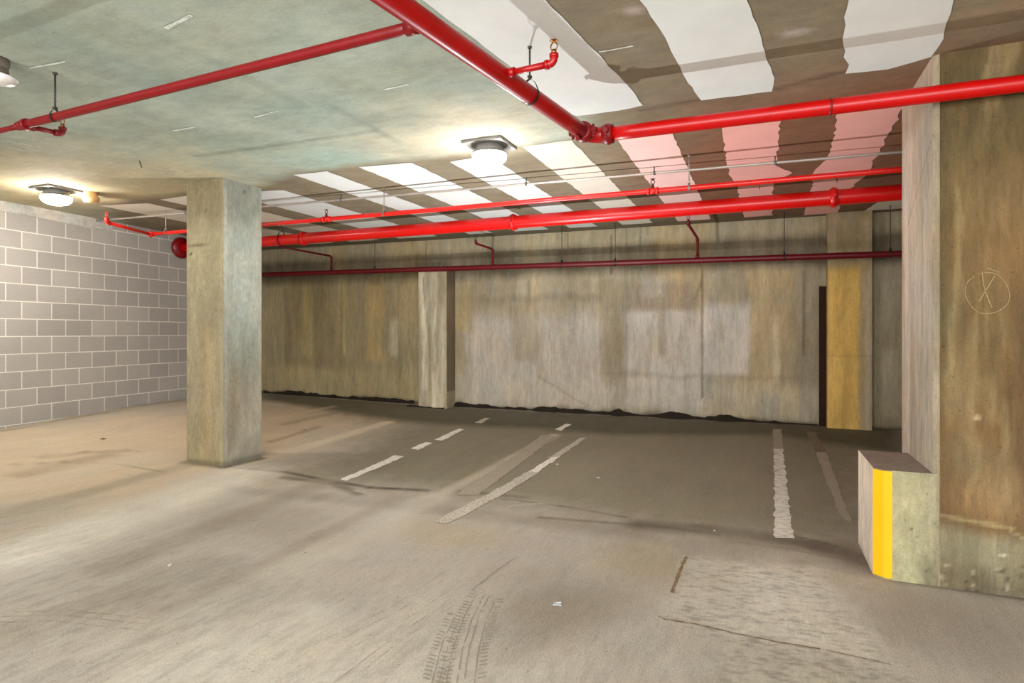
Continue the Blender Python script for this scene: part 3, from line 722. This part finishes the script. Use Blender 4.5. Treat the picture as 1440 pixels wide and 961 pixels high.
# ------------------------------------------------------------------ PIPES
def ringband(bm, p, d, r, w):
    d = d.normalized(); tube(bm, [p-d*w/2, p-d*w/2, p+d*w/2, p+d*w/2], [r*.9, r, r, r*.9], 24)
def groove_coupling(parent, p, d, r, mat):
    d = d.normalized(); n = Vector((d.y,-d.x,0)).normalized(); bm = bmesh.new()
    tube(bm, [p-d*.035, p-d*.035, p-d*.02, p-d*.012, p+d*.012, p+d*.02, p+d*.035, p+d*.035], [r, r*1.22, r*1.22, r*1.36, r*1.36, r*1.22, r*1.22, r], 28)
    cp = obj('coupling', bm, mat, parent)
    for s in (-1,1):
        c = p+n*s*r*1.45; bm = bmesh.new(); boxm(bm, c, .035, .05, .03, math.atan2(d.y,d.x), .004); tube(bm, [c-Vector((0,0,.04)), c+Vector((0,0,.04))], .009, 8)
        obj('bolt', bm, mat, cp)
def head(parent, base, up=1, mat=None, s=1.0):
    """sprinkler head: bush, two frame arms, toothed deflector"""
    z = Vector((0,0,up)); base = Vector(base)
    bm = bmesh.new(); tube(bm, [base, base+z*.022*s], .013*s, 6)
    for k in (-1,1):
        q = [base+z*.02*s+Vector((k*x*s,0,0))+z*h*s for x, h in ((.010,0),(.017,.012),(.017,.026),(.004,.042))]; tube(bm, q, .0035*s, 8)
    tube(bm, [base+z*.055*s, base+z*.068*s], .005*s, 8)
    c = base+z*.066*s
    vs = []
    for j in range(24):
        r = (.024 if j%2 else .017)*s; vs.append(c+Vector((r*math.cos(2*PI*j/24), r*math.sin(2*PI*j/24), 0)))
    lo = [bm.verts.new(v) for v in vs]; hi = [bm.verts.new(v+Vector((0,0,.003))) for v in vs]
    for j in range(24): bm.faces.new((lo[j], lo[(j+1)%24], hi[(j+1)%24], hi[j]))
    bm.faces.new(lo[::-1]); bm.faces.new(hi)
    return obj('sprinkler_head', bm, mat or M['brass'], parent)
def elbow(parent, corner, din, r, mat, up=.05, name='elbow'):
    """bend from horizontal run (arriving along din) to vertical"""
    din = din.normalized(); c = Vector(corner)
    bm = bmesh.new(); k = r*1.6
    pts = [c-din*(k+.02)]+arc(c, -din*k, Vector((0,0,k)) , 6)[0:]
    pts = [c-din*(k+.02)]+[c-din*k*(1-math.sin(t)) + Vector((0,0,k*(1-math.cos(t)))) for t in [PI/2*i/6 for i in range(7)]]+[c+Vector((0,0,k+.02))]
    tube(bm, pts, r*1.2, 16); ringband(bm, c-din*(k+.012), din, r*1.42, .018); ringband(bm, c+Vector((0,0,k+.012)), Vector((0,0,1)), r*1.42, .018)
    return obj(name, bm, mat, parent), c+Vector((0,0,k+.02))
def pipe(name, label, a, b_, r, mat, pname='pipe', group=None, r2=None):
    t = thing(name, label, 'pipe', a, group); bm = bmesh.new(); n = 24
    a, b_ = Vector(a), Vector(b_)
    tube(bm, [a+(b_-a)*i/n for i in range(n+1)], [r+((r2 or r)-r)*i/n for i in range(n+1)], 28); obj(pname, bm, mat, t); return t
EM = 1.36
def RUN(p): return 12.9-(Vector(p).xy-CORNER).dot(BW_D)   # length left before the right hand wall
J = lvl(829,192,EM); m0 = lvl(552,0,EM); dM = (J-m0).normalized(); dM.z = 0; dM.normalize()
mback = J - dM*7.6
main = pipe('sprinkler_main', 'thick red sprinkler main running diagonally under the ceiling towards the elbow joint', mback, J-dM*.10, .050, M['red'])
xE = lvl(1440,117,EM); dX = (xE-J); dX.z = 0; dX.normalize(); xEnd = J+dX*5.2
cross = pipe('cross_main', 'bright red pipe crossing in front of the right pier from the elbow joint', J+dX*.10, xEnd, .047, M['red_cross'])
# the grooved elbow
bm = bmesh.new(); pts = [J-dM*.13]+[J-dM*.10*(1-math.sin(t))+dX*.10*(1-math.cos(t)) for t in [PI/2*i/8 for i in range(9)]]+[J+dX*.13]
tube(bm, pts, .054, 24); el = obj('elbow', bm, M['red'], cross, smooth=False)
for p, d in ((J-dM*.11,dM),(J+dX*.13,dX)):
    groove_coupling(cross, p, d, .052, M['red_dark'])
bm = bmesh.new(); q = J-dM*.14+Vector((0,0,-.055)); tube(bm, [q, q-dM*.06+Vector((0,0,-.01))], .008, 8); boxm(bm, q-dM*.065+Vector((0,0,-.012)), .022,.022,.03,.5,.003); obj('drain_plug', bm, M['red_dark'], cross)
# joint band on the cross main
for px, py in ((1168,150),):
    bm = bmesh.new(); p = lvl(px,py,EM); p = J+dX*(p-J).dot(dX); ringband(bm, p, dX, .0495, .012); obj('joint_band', bm, M['red_dark'], cross)
# branch to the left
L1 = lvl(33,176,EM); L0 = lvl(572,40,EM); jm = m0+dM*0; dl = (L1-L0).normalized()
sL = cross2(mback.xy-L0.xy, dM.xy)/cross2(dl.xy, dM.xy); Lstart = L0+dl*sL
br = pipe('branch_pipe', 'dark red pipe sloping across the upper left of the ceiling into the diagonal main', Lstart+dl*.02, L1, .026, M['red_dark'])
bm = bmesh.new(); ringband(bm, Lstart+dl*.075, dl, .034, .06); obj('outlet_collar', bm, M['red_dark'], br)
bm = bmesh.new(); ringband(bm, L1-dl*.03, dl, .036, .03); tube(bm, [L1-dl*.03, L1+dl*.03, L1+dl*.06], [.032,.030,.022], 20); ringband(bm, L1+dl*.055, dl, .027, .018); obj('reducing_tee', bm, M['red_dark'], br)
bm = bmesh.new(); tube(bm, [L1+dl*(.05+.1*i) for i in range(14)], .0175, 20); obj('reduced_pipe', bm, M['red_dark'], br)
# arm with head, running back from the tee
ar = Vector((-dl.y, dl.x, 0)); ae = lvl(88,189,EM); ad = (ae-L1).normalized(); ad.z = 0
bm = bmesh.new(); tube(bm, [L1, ae-ad*.04], .0165, 16); ringband(bm, L1+ad*.045, ad, .024, .03); obj('sprinkler_arm', bm, M['red_dark'], br)
e_, tp = elbow(br, ae, ad, .0165, M['red_dark']); head(br, tp)
# arm on the main
A0 = lvl(712,103,EM); A0 = J+dM*(A0-J).dot(dM); A1 = lvl(779,89,EM); ad = (A1-A0).normalized(); ad.z = 0
bm = bmesh.new(); tube(bm, [A0+ad*.03, A1-ad*.03], .0165, 16); ringband(bm, A0+ad*.065, ad, .024, .04); obj('sprinkler_arm', bm, M['red'], main)
e_, tp = elbow(main, A1, ad, .0165, M['red']); head(main, tp)

def hanger(name, label, top, pipe_pt, d, r, mat=None, group='pipe hangers', ring=True, rod=.006):
    t = thing(name, label, 'hanger', (pipe_pt.x, pipe_pt.y, pipe_pt.z), group); mat = mat or M['darksteel']; d = d.normalized(); n = Vector((-d.y,d.x,0)).normalized()
    zt_ = top
    bm = bmesh.new(); tube(bm, [Vector((pipe_pt.x,pipe_pt.y,pipe_pt.z+r*1.9)), Vector((pipe_pt.x,pipe_pt.y,zt_))], rod, 8); lathe(bm, (pipe_pt.x,pipe_pt.y,zt_-.012), [(rod*2.2,0),(rod*2.2,.012)], 10)
    obj('rod', bm, mat, t)
    if ring:
        bm = bmesh.new(); k = 26
        pts = [Vector((pipe_pt.x,pipe_pt.y,pipe_pt.z))+n*math.sin(a_)*r*1.09*(1 if math.cos(a_) < .2 else 1)+Vector((0,0,math.cos(a_)*r*(1.09 if math.cos(a_)<.3 else 1.09+.95*(math.cos(a_)-.3)))) for a_ in [2*PI*i/k for i in range(k+1)]]
        w = .010; pr = None
        for q in pts:
            v = [bm.verts.new(q+d*w), bm.verts.new(q-d*w)]
            if pr: bm.faces.new((pr[0], v[0], v[1], pr[1]))
            pr = v
        r_ = bmesh.ops.solidify(bm, geom=bm.faces[:], thickness=.003)
        obj('ring', bm, mat, t)
        bm = bmesh.new(); boxm(bm, (pipe_pt.x,pipe_pt.y,pipe_pt.z+r*2.0), .02,.02,.014,math.atan2(d.y,d.x)); obj('nut', bm, mat, t)
    return t
def on_line(P, D, px):                      # point of a level line under sight column px
    q = along(P.xy, D.xy.normalized(), px); return Vector((q.x, q.y, P.z))
hp = on_line(J, dM, 745); hanger('pipe_hanger', 'thin steel rod and ring holding the diagonal red main beside its sprinkler arm', CEIL, hp, dM, .052)
hp = on_line(L1, dl, 77.5); hanger('pipe_hanger', 'steel rod with stirrup holding the dark red branch pipe at upper left', CEIL, hp, dl, .028)

# big red standpipe main near the back wall
EB = 1.41
g0 = lvl(400,337.7,EB); g1 = lvl(1266,270.8,EB); dB = (g1-g0).normalized(); dB.z = 0
gw = on_line(g0, dB, 243); s = cross2(LW_P-g0.xy, LW_D)/cross2(dB.xy, LW_D); gwall = g0+dB*s
big = pipe('standpipe_main', 'largest red pipe running the full width below the ceiling into the block wall', gwall+dB*.012, g0+dB*RUN(g0), .080, M['red_bright'])
bm = bmesh.new(); tube(bm, [gwall+dB*.05, gwall+dB*.05, gwall+dB*.085, gwall+dB*.12], [.10,.175,.17,.10], 32); obj('wall_flange', bm, M['red_dark'], big)
for px in (427,722,1172):
    p = on_line(g0, dB, px); groove_coupling(big, p, dB, .078, M['red_bright'])
for px, lb in ((396,'forked rod holding the largest red pipe just right of the lone column'),(1068,'rod above the largest red pipe near its right hand coupling'),(1177,'rod over the coupling of the largest red pipe beside the pier')):
    p = on_line(g0, dB, px); hanger('pipe_hanger', lb, CEIL, p, dB, .082, M['darksteel'], ring=(px < 500), rod=.005)
# thin sprinkler line
ES = 1.34
s0 = lvl(370,316,ES); s1 = lvl(1268,238.5,ES); dS = (s1-s0).normalized(); dS.z = 0
sE = on_line(s0, dS, 212)
thin = pipe('sprinkler_line', 'slim orange red sprinkler pipe running above and in front of the largest pipe', sE, s0+dS*RUN(s0), .024, M['red_orange'])
tip = lvl(150,313,ES); dT = (tip-sE).normalized(); dT.z = 0
bm = bmesh.new(); tube(bm, [sE-dS*.0, tip-dT*.03], .020, 16); obj('end_arm', bm, M['red_orange'], thin)
bm = bmesh.new(); ringband(bm, sE+dS*.03, dS, .032, .04); tube(bm, [sE+dS*.04, sE, sE+dT*.04], .028, 14); obj('end_elbow', bm, M['red_orange'], thin)
e_, tp = elbow(thin, tip, dT, .020, M['red_orange']); head(thin, tp, mat=M['red_orange'])
for px in (459,918):
    p = on_line(s0, dS, px); bm = bmesh.new(); ringband(bm, p-dS*.04, dS, .034, .025); ringband(bm, p+dS*.04, dS, .034, .025); tube(bm, [p-dS*.04, p+dS*.04], .028, 16); obj('tee', bm, M['red_orange'], thin)
    bm = bmesh.new(); tube(bm, [p, p+Vector((0,0,.045))], .016, 12); obj('outlet', bm, M['red_dark'], thin); head(thin, p+Vector((0,0,.045)), mat=M['darksteel'])
for px, lb in ((233,'short rod on the slim orange pipe left of the lone column'),(540,'rod on the slim orange pipe between the lone column and the lamp'),(969,'pale rod on the slim orange pipe right of its sprinkler tee')):
    p = on_line(s0, dS, px); hanger('pipe_hanger', lb, CEIL, p, dS, .026, M['galv'])
# conduit
cA = lvl(370,290.5,1.575); cB = lvl(1270,213.5,1.575); dC = (cB-cA).normalized(); dC.z = 0
s = cross2(LW_P-cA.xy, LW_D)/cross2(dC.xy, LW_D)
cond = thing('conduit', 'thin grey metal conduit clipped tight under the ceiling', 'conduit', cA)
c00 = on_line(cA, dC, 136)
bm = bmesh.new(); tube(bm, [c00+dC*(i*.4) for i in np.linspace(0, RUN(c00)/.4, 32)], .0135, 12); obj('tube', bm, M['galv'], cond)
for px in (262,480,740,920,1090):
    p = on_line(cA, dC, px); bm = bmesh.new(); tube(bm, [p, Vector((p.x,p.y,CEIL-.003))], .006, 8); ringband(bm, p, dC, .019, .022); obj('clip', bm, M['steel'], cond)
# low pipe on the back wall
w0 = bw(372,386.5,.42); w1 = bw(1268,357,.42); dW = (w1-w0).normalized(); 
w0e = w0-dW*.25; w1e = w1+dW*RUN(w1)
low = pipe('wall_pipe', 'dull red pipe running low along the whole back wall under its shadow', w0e, w1e, .042, M['maroon'])
def on3(px):
    q = along(w0.xy, dW.xy.normalized(), px); t = (q-w0.xy).length/dW.xy.length; s = 1 if (q-w0.xy).dot(dW.xy) > 0 else -1; return w0+dW*t*s
AW = Vector((-BN.x,-BN.y,0))              # away from the room
for px, py, tx, ty, ln in ((466,360,392,350,.95),(693,350,669,342,.35),(981,335,968,322,.28)):
    p = on3(px); up = CAMZ+(HY-py)/F*hit(p.xy, dW.xy.normalized(), px)
    rise = up-p.z; q = p+Vector((0,0,rise)); dr = Vector((0,-1,0))
    e3 = along(q.xy, Vector((0,-1)), tx); ln = (e3-q.xy).length; e3 = Vector((e3.x,e3.y,q.z))
    bm = bmesh.new(); tube(bm, [p+Vector((0,0,.03)), q-Vector((0,0,.03)), q+dr*.03-Vector((0,0,.006)), q+dr*(ln-.03)], .017, 12); ringband(bm, p+Vector((0,0,.06)), Vector((0,0,1)), .026, .04); ringband(bm, q-Vector((0,0,.03)), Vector((0,0,1)), .025, .025); obj('riser', bm, M['maroon'], low)
    e_, tp = elbow(low, e3, dr, .016, M['maroon']); head(low, tp, mat=M['darksteel'])
for px, lb in ((527,'thin vertical rod holding the low wall pipe left of the pale pilaster'),(790,'thin dark rod on the low wall pipe, left one of the close pair'),(865,'thin dark rod on the low wall pipe, right one of the close pair'),(1103,'thin dark rod holding the low wall pipe left of the ochre pilaster'),(1252,'thin dark rod holding the low wall pipe right of the ochre pilaster')):
    p = on3(px); hanger('pipe_hanger', lb, CEIL, p, dW, .043, M['darksteel'], rod=.005)

# ------------------------------------------------------------------ LAMPS
def lamp(name, label, c, mat, lit=True, sz=.37, rot=0.0):
    t = thing(name, label, 'ceiling lamp', c, 'round glass ceiling lamps' if lit else None)
    bm = bmesh.new(); boxm(bm, (c.x,c.y,CEIL-.012), sz, sz, .022, rot, .004); obj('ceiling_plate', bm, M['plate'], t)
    bm = bmesh.new(); lathe(bm, (c.x,c.y,CEIL-.075), [(.118,0),(.125,.01),(.12,.055)], 32); obj('housing', bm, M['plate'], t)
    bm = bmesh.new(); z = CEIL-.185
    lathe(bm, (c.x,c.y,z), [(.03,0),(.075,.006),(.115,.022),(.140,.045),(.148,.065),(.148,.088),(.118,.09)], 40)
    g = obj('glass_bowl', bm, mat, t)
    bm = bmesh.new(); lathe(bm, (c.x,c.y,z+.091), [(.153,0),(.155,.006),(.152,.014),(.12,.02)], 40); obj('rim', bm, M['plate'], t); return t
c1 = Vector(cw(-.196,5.20,CEIL)); c2 = Vector(cw(-5.19,6.81,CEIL))
lamp('ceiling_lamp', 'glowing round glass ceiling lamp near the middle, beside the diagonal red main', c1, M['lamp_cool'])
lamp('ceiling_lamp', 'glowing round glass ceiling lamp at far left above the block wall', c2, M['lamp_warm'])
for i, q in enumerate([(-1.6,.5),(3.2,-1.6),(-6.3,-.5),(6.3,5.2),(-2.2,-2.8)]):
    lamp('ceiling_lamp', 'glowing round glass ceiling lamp in the aisle behind the viewer', Vector((q[0],q[1],CEIL)), M['lamp_cool'])
# unlit bulb at the left edge
p = ceil_pt(-6,82); t = thing('bulb_socket', 'unlit white disc bulb in a brown ribbed socket at the left edge of the ceiling', 'lamp holder', p)
bm = bmesh.new(); lathe(bm, (p.x,p.y,CEIL-.10), [(.055,0),(.062,.01),(.062,.035),(.056,.04),(.062,.05),(.066,.06),(.066,.10)], 24); obj('socket', bm, M['socket'], t)
bm = bmesh.new(); lathe(bm, (p.x,p.y,CEIL-.145), [(.05,0),(.095,.012),(.108,.026),(.10,.036),(.055,.045)], 32); obj('bulb', bm, M['whiteglass'], t)
# small detector next to the far lamp
p = ceil_pt(128,272); t = thing('smoke_detector', 'small ivory detector with a tan base on the ceiling right of the far left lamp', 'detector', p)
bm = bmesh.new(); boxm(bm, (p.x-.03,p.y,CEIL-.05), .10,.11,.10,0,.012); obj('box', bm, M['ivory'], t)
bm = bmesh.new(); lathe(bm, (p.x+.07,p.y-.03,CEIL-.12), [(.03,0),(.06,.008),(.075,.03),(.075,.06),(.055,.075),(.055,.12)], 24); obj('sensor_dome', bm, M['tan'], t)
# short nail in the ceiling
p = ceil_pt(196,226); bm = bmesh.new(); tube(bm, [p, p+Vector((.02,.01,-.07))], .005, 6); tag(obj('ceiling_hook', bm, M['darksteel']), 'short dark hook sticking out of the bare ceiling left of the lone column', 'hook')

# ------------------------------------------------------------------ FLOOR MARKS
WL = [paint_mat('bay_line_white', (232,226,212), .43, (160,148,128), 50, (1,.7,1)),
      paint_mat('bay_line_worn', (196,188,172), .49, (162,150,130), 60, (1,.6,1)),
      paint_mat('bay_line_faded', (158,147,128), .45, (146,134,114), 60, (1,.4,1)),
      paint_mat('bay_line_crossed', (216,210,196), .44, (122,110,92), 24, (.45,2.2,1)),
      paint_mat('bay_line_dim', (122,110,92), .5, (112,100,82), 60, (1,.5,1))]
def dashes(name, label, segs):
    t = thing(name, label, 'floor marking', floor_pt(*segs[0][0][0], up=.003))
    for pts, k in segs:
        bm = bmesh.new(); q = [floor_pt(*p) for p in pts]; 
        # follow the floor: subdivide lengthwise
        a0, a1, b1, b0 = q[0], q[1], q[2], q[3]; n = max(2, int((a1-a0).length/.06)); pr = None
        for i in range(n+1):
            l = a0.lerp(a1, i/n); r = b0.lerp(b1, i/n); j = .011
            l = l+Vector((random.uniform(-j,j),0,0)); r = r+Vector((random.uniform(-j,j),0,0))
            l.z = zf(l.x,l.y)+.004; r.z = zf(r.x,r.y)+.004
            v = (bm.verts.new(l), bm.verts.new(r))
            if pr: bm.faces.new((pr[0], v[0], v[1], pr[1]))
            pr = v
        obj('dash', bm, WL[k], t)
    return t
dashes('parking_line', 'broken white bay line nearest the lone column', [
    ([(478,675),(555,641),(569,642.5),(487,677)],0), ([(577,631.5),(598,622.5),(608,623.5),(588,633.5)],0), ([(611,619),(645,603.5),(653,604.5),(622,620.5)],0), ([(668,595),(682,588),(690,588.5),(676,596)],1)])
dashes('parking_line', 'second bay line from the lone column, rubbed pale with one white dash near the wall', [
    ([(640,697),(763,612),(781,614),(672,697)],2), ([(780,604.5),(796,596.5),(803,597.5),(789,606.5)],0)])
dashes('parking_line', 'long worn bay line left of the big middle bay', [
    ([(610,735),(670,703),(690,705),(630,738)],1), ([(672,703),(745,662),(759,664),(692,705)],1), ([(743,664),(781,641),(789,642),(755,665)],0), ([(770,645),(817,616),(826,616),(786,643)],1)])
dashes('parking_line', 'wide straight white bay line nearest the yellow edged block', [
    ([(1089,757),(1088,632),(1101,632),(1116,758)],3), ([(1088,632),(1086.5,604),(1099,604),(1101,632)],2)])
dashes('parking_line', 'faded grey bay line slanting towards the low block at right', [
    ([(1180,722),(1147,637),(1162,637),(1201,742)],2), ([(1146,635),(1134,608),(1146,608),(1161,635)],4)])
# joint lines of the patched panel
def crackline(pts, w, name='joint_line'):
    bm = bmesh.new(); q = []
    for a, b_ in zip(pts, pts[1:]):
        a, b_ = floor_pt(*a), floor_pt(*b_); n = max(2,int((b_-a).length/.02)); q += [a.lerp(b_, i/n) for i in range(n)]
    pr = None
    for i, p in enumerate(q):
        t = (q[min(i+1,len(q)-1)]-q[max(i-1,0)]); t.z = 0; t.normalize(); nn = Vector((-t.y,t.x,0)); ww = w*random.uniform(.35,1.2); j = random.uniform(-.3,.3)*w
        v = [p+nn*(ww+j), p-nn*(ww-j)]
        for k in v: k.z = zf(k.x,k.y)+.003
        v = [bm.verts.new(k) for k in v]
        if pr: bm.faces.new((pr[0], v[0], v[1], pr[1]))
        pr = v
    return obj(name, bm, M['crack'], floor)
crackline([(927,868),(935,872),(980,879),(1040,893),(1100,905),(1160,915)], .006)
crackline([(1160,915),(1210,926),(1262,938)], .0035)
crackline([(965,783),(956,803),(944,836)], .012)
# tyre tread print
M['tread'] = concrete('tread_mud', (146,134,118), bump=.4, pits=0)
bm = bmesh.new()
def track(path, w, offs, wid, lug=0):
    q = [floor_pt(*p) for p in path]; P = []
    for a, b_ in zip(q, q[1:]):
        n = max(2,int((b_-a).length/.03)); P += [a.lerp(b_, i/n) for i in range(n)]
    for o in offs:
        pr = None
        for i, p in enumerate(P):
            t = P[min(i+1,len(P)-1)]-P[max(i-1,0)]; t.z = 0; t.normalize(); nn = Vector((-t.y,t.x,0))
            ww = wid*random.uniform(.3,1.1); c = p+nn*(o+random.uniform(-.2,.2)*wid)
            gap = random.random() < .16
            v = [c+nn*ww, c-nn*ww]
            for k in v: k.z = zf(k.x,k.y)+.0025
            v = [bm.verts.new(k) for k in v]
            if pr and not gap: bm.faces.new((pr[0], v[0], v[1], pr[1]))
            pr = v
            if lug and i%1 == 0 and o in (offs[0], offs[-1]) and random.random() < .8:
                sgn = 1 if o == offs[-1] else -1
                a = c+nn*sgn*.012; b_ = a+nn*sgn*.035+t*.012; r_ = [a, b_, b_+t*.007, a+t*.007]
                for k in r_: k.z = zf(k.x,k.y)+.0025
                bm.faces.new([bm.verts.new(k) for k in r_])
track([(640,975),(650,915),(664,870),(682,835)], .1, [-.075,-.03,.0,.045], .0032, 1)
track([(664,832),(700,803),(730,782)], .1, [0,.012], .0022)
track([(604,975),(622,905),(642,862)], .1, [-.03,.0], .0025, 1)
track([(470,905),(560,860),(640,805)], .1, [-.1,0,.06], .0012)
track([(0,868),(90,866),(220,880)], .1, [-.06,0,.05], .0022)
track([(470,975),(560,905),(640,850)], .1, [0,.05], .0015)
obj('tread_print', bm, M['tread'], floor)

# ------------------------------------------------------------------ LITTER
def scrap(name, label, cat, px, py, s, mat, fold=.4):
    p = floor_pt(px, py, .003); bm = bmesh.new(); n = 7; r = [s*random.uniform(.6,1.1) for _ in range(n)]
    c = bm.verts.new(p+Vector((0,0,s*fold))); vs = [bm.verts.new(p+Vector((r[i]*math.cos(2*PI*i/n), r[i]*math.sin(2*PI*i/n), random.uniform(0,s*fold)))) for i in range(n)]
    for i in range(n): bm.faces.new((c, vs[i], vs[(i+1)%n]))
    bmesh.ops.solidify(bm, geom=bm.faces[:], thickness=.0015)
    return tag(obj(name, bm, mat), label, cat)
scrap('dry_leaf', 'small dark leaf lying on the floor between the block wall and the lone column', 'leaf', 146,618,.035,M['leaf'])
scrap('paper_scrap', 'crumpled pale paper scrap on the floor right of the lone column', 'litter', 428,604.5,.045,M['paper'],.6)
scrap('paper_scrap', 'tiny white paper chip on the open floor at lower left', 'litter', 239,796.5,.018,M['paper'])
scrap('paper_scrap', 'small white paper chip beside the long worn bay line', 'litter', 784,654,.02,M['paper'])
scrap('paper_scrap', 'white paper chip in the middle bay', 'litter', 841,673,.022,M['paper'])
scrap('paper_scrap', 'tiny white paper chip just above the rough pale floor patch', 'litter', 1005,747.5,.016,M['paper'])
scrap('pebble', 'tiny dark pebble on the aisle floor below the first bay line', 'pebble', 429,779.5,.010,M['leaf'],.8)
p = floor_pt(784,852,.004); bm = bmesh.new(); boxm(bm, p+Vector((0,0,.004)), .05,.028,.007,.2,.002); boxm(bm, p+Vector((.004,.003,.012)), .03,.012,.008,.6,.002)
tag(obj('plastic_clip', bm, M['clear']), 'small clear plastic piece lying on the foreground floor', 'litter')

# ------------------------------------------------------------------ LIGHT
def light(kind, name, loc, energy, col=(1,1,1), **k):
    l = bpy.data.lights.new(name, kind); l.energy = energy; l.color = col
    for a, v in k.items(): setattr(l, a, v)
    o = bpy.data.objects.new(name, l); C.objects.link(o); o.location = loc; return o
up = cw(-.22,6.3); o = light('SPOT', 'fill_uplight', (up[0],up[1],.62), 215, (.97,.98,1), spot_size=math.radians(165), spot_blend=.6, shadow_soft_size=.04)  # added spot with no fixture, lifts the ceiling and throws the pipe shadows
o.rotation_euler = (PI,0,0)
def area(name, loc, sx, sy, e, col, rot):
    o = light('AREA', name, loc, e, col, shape='RECTANGLE', size=sx, size_y=sy); o.rotation_euler = rot; return o
area('aisle_fill', (0,-3.9,1.7), 9, 2.4, 560, (.98,.98,1), (math.radians(90),0,0))  # added fill behind the camera, no fixture, evens out the exposure
w = bpy.data.worlds.new('world'); bpy.context.scene.world = w; w.use_nodes = True
w.node_tree.nodes['Background'].inputs[0].default_value = (.8,.8,.78,1); w.node_tree.nodes['Background'].inputs[1].default_value = .3

# ------------------------------------------------------------------ CAMERA
cam = bpy.data.cameras.new('camera'); co = bpy.data.objects.new('camera', cam); C.objects.link(co)
cam.sensor_fit = 'HORIZONTAL'; cam.sensor_width = 36; cam.lens = 36*F/1440; cam.shift_y = -(480.5-HY)/1440; cam.clip_start = .05
co.location = (0,0,CAMZ); co.rotation_euler = (PI/2,0,TH); bpy.context.scene.camera = co
vs_ = bpy.context.scene.view_settings; vs_.view_transform = 'Standard'; vs_.look = 'None'; vs_.exposure = 0.85; vs_.gamma = 1.04
bpy.context.scene.cycles.max_bounces = 8; bpy.context.scene.cycles.diffuse_bounces = 5
bpy.context.scene.cycles.use_denoising = True
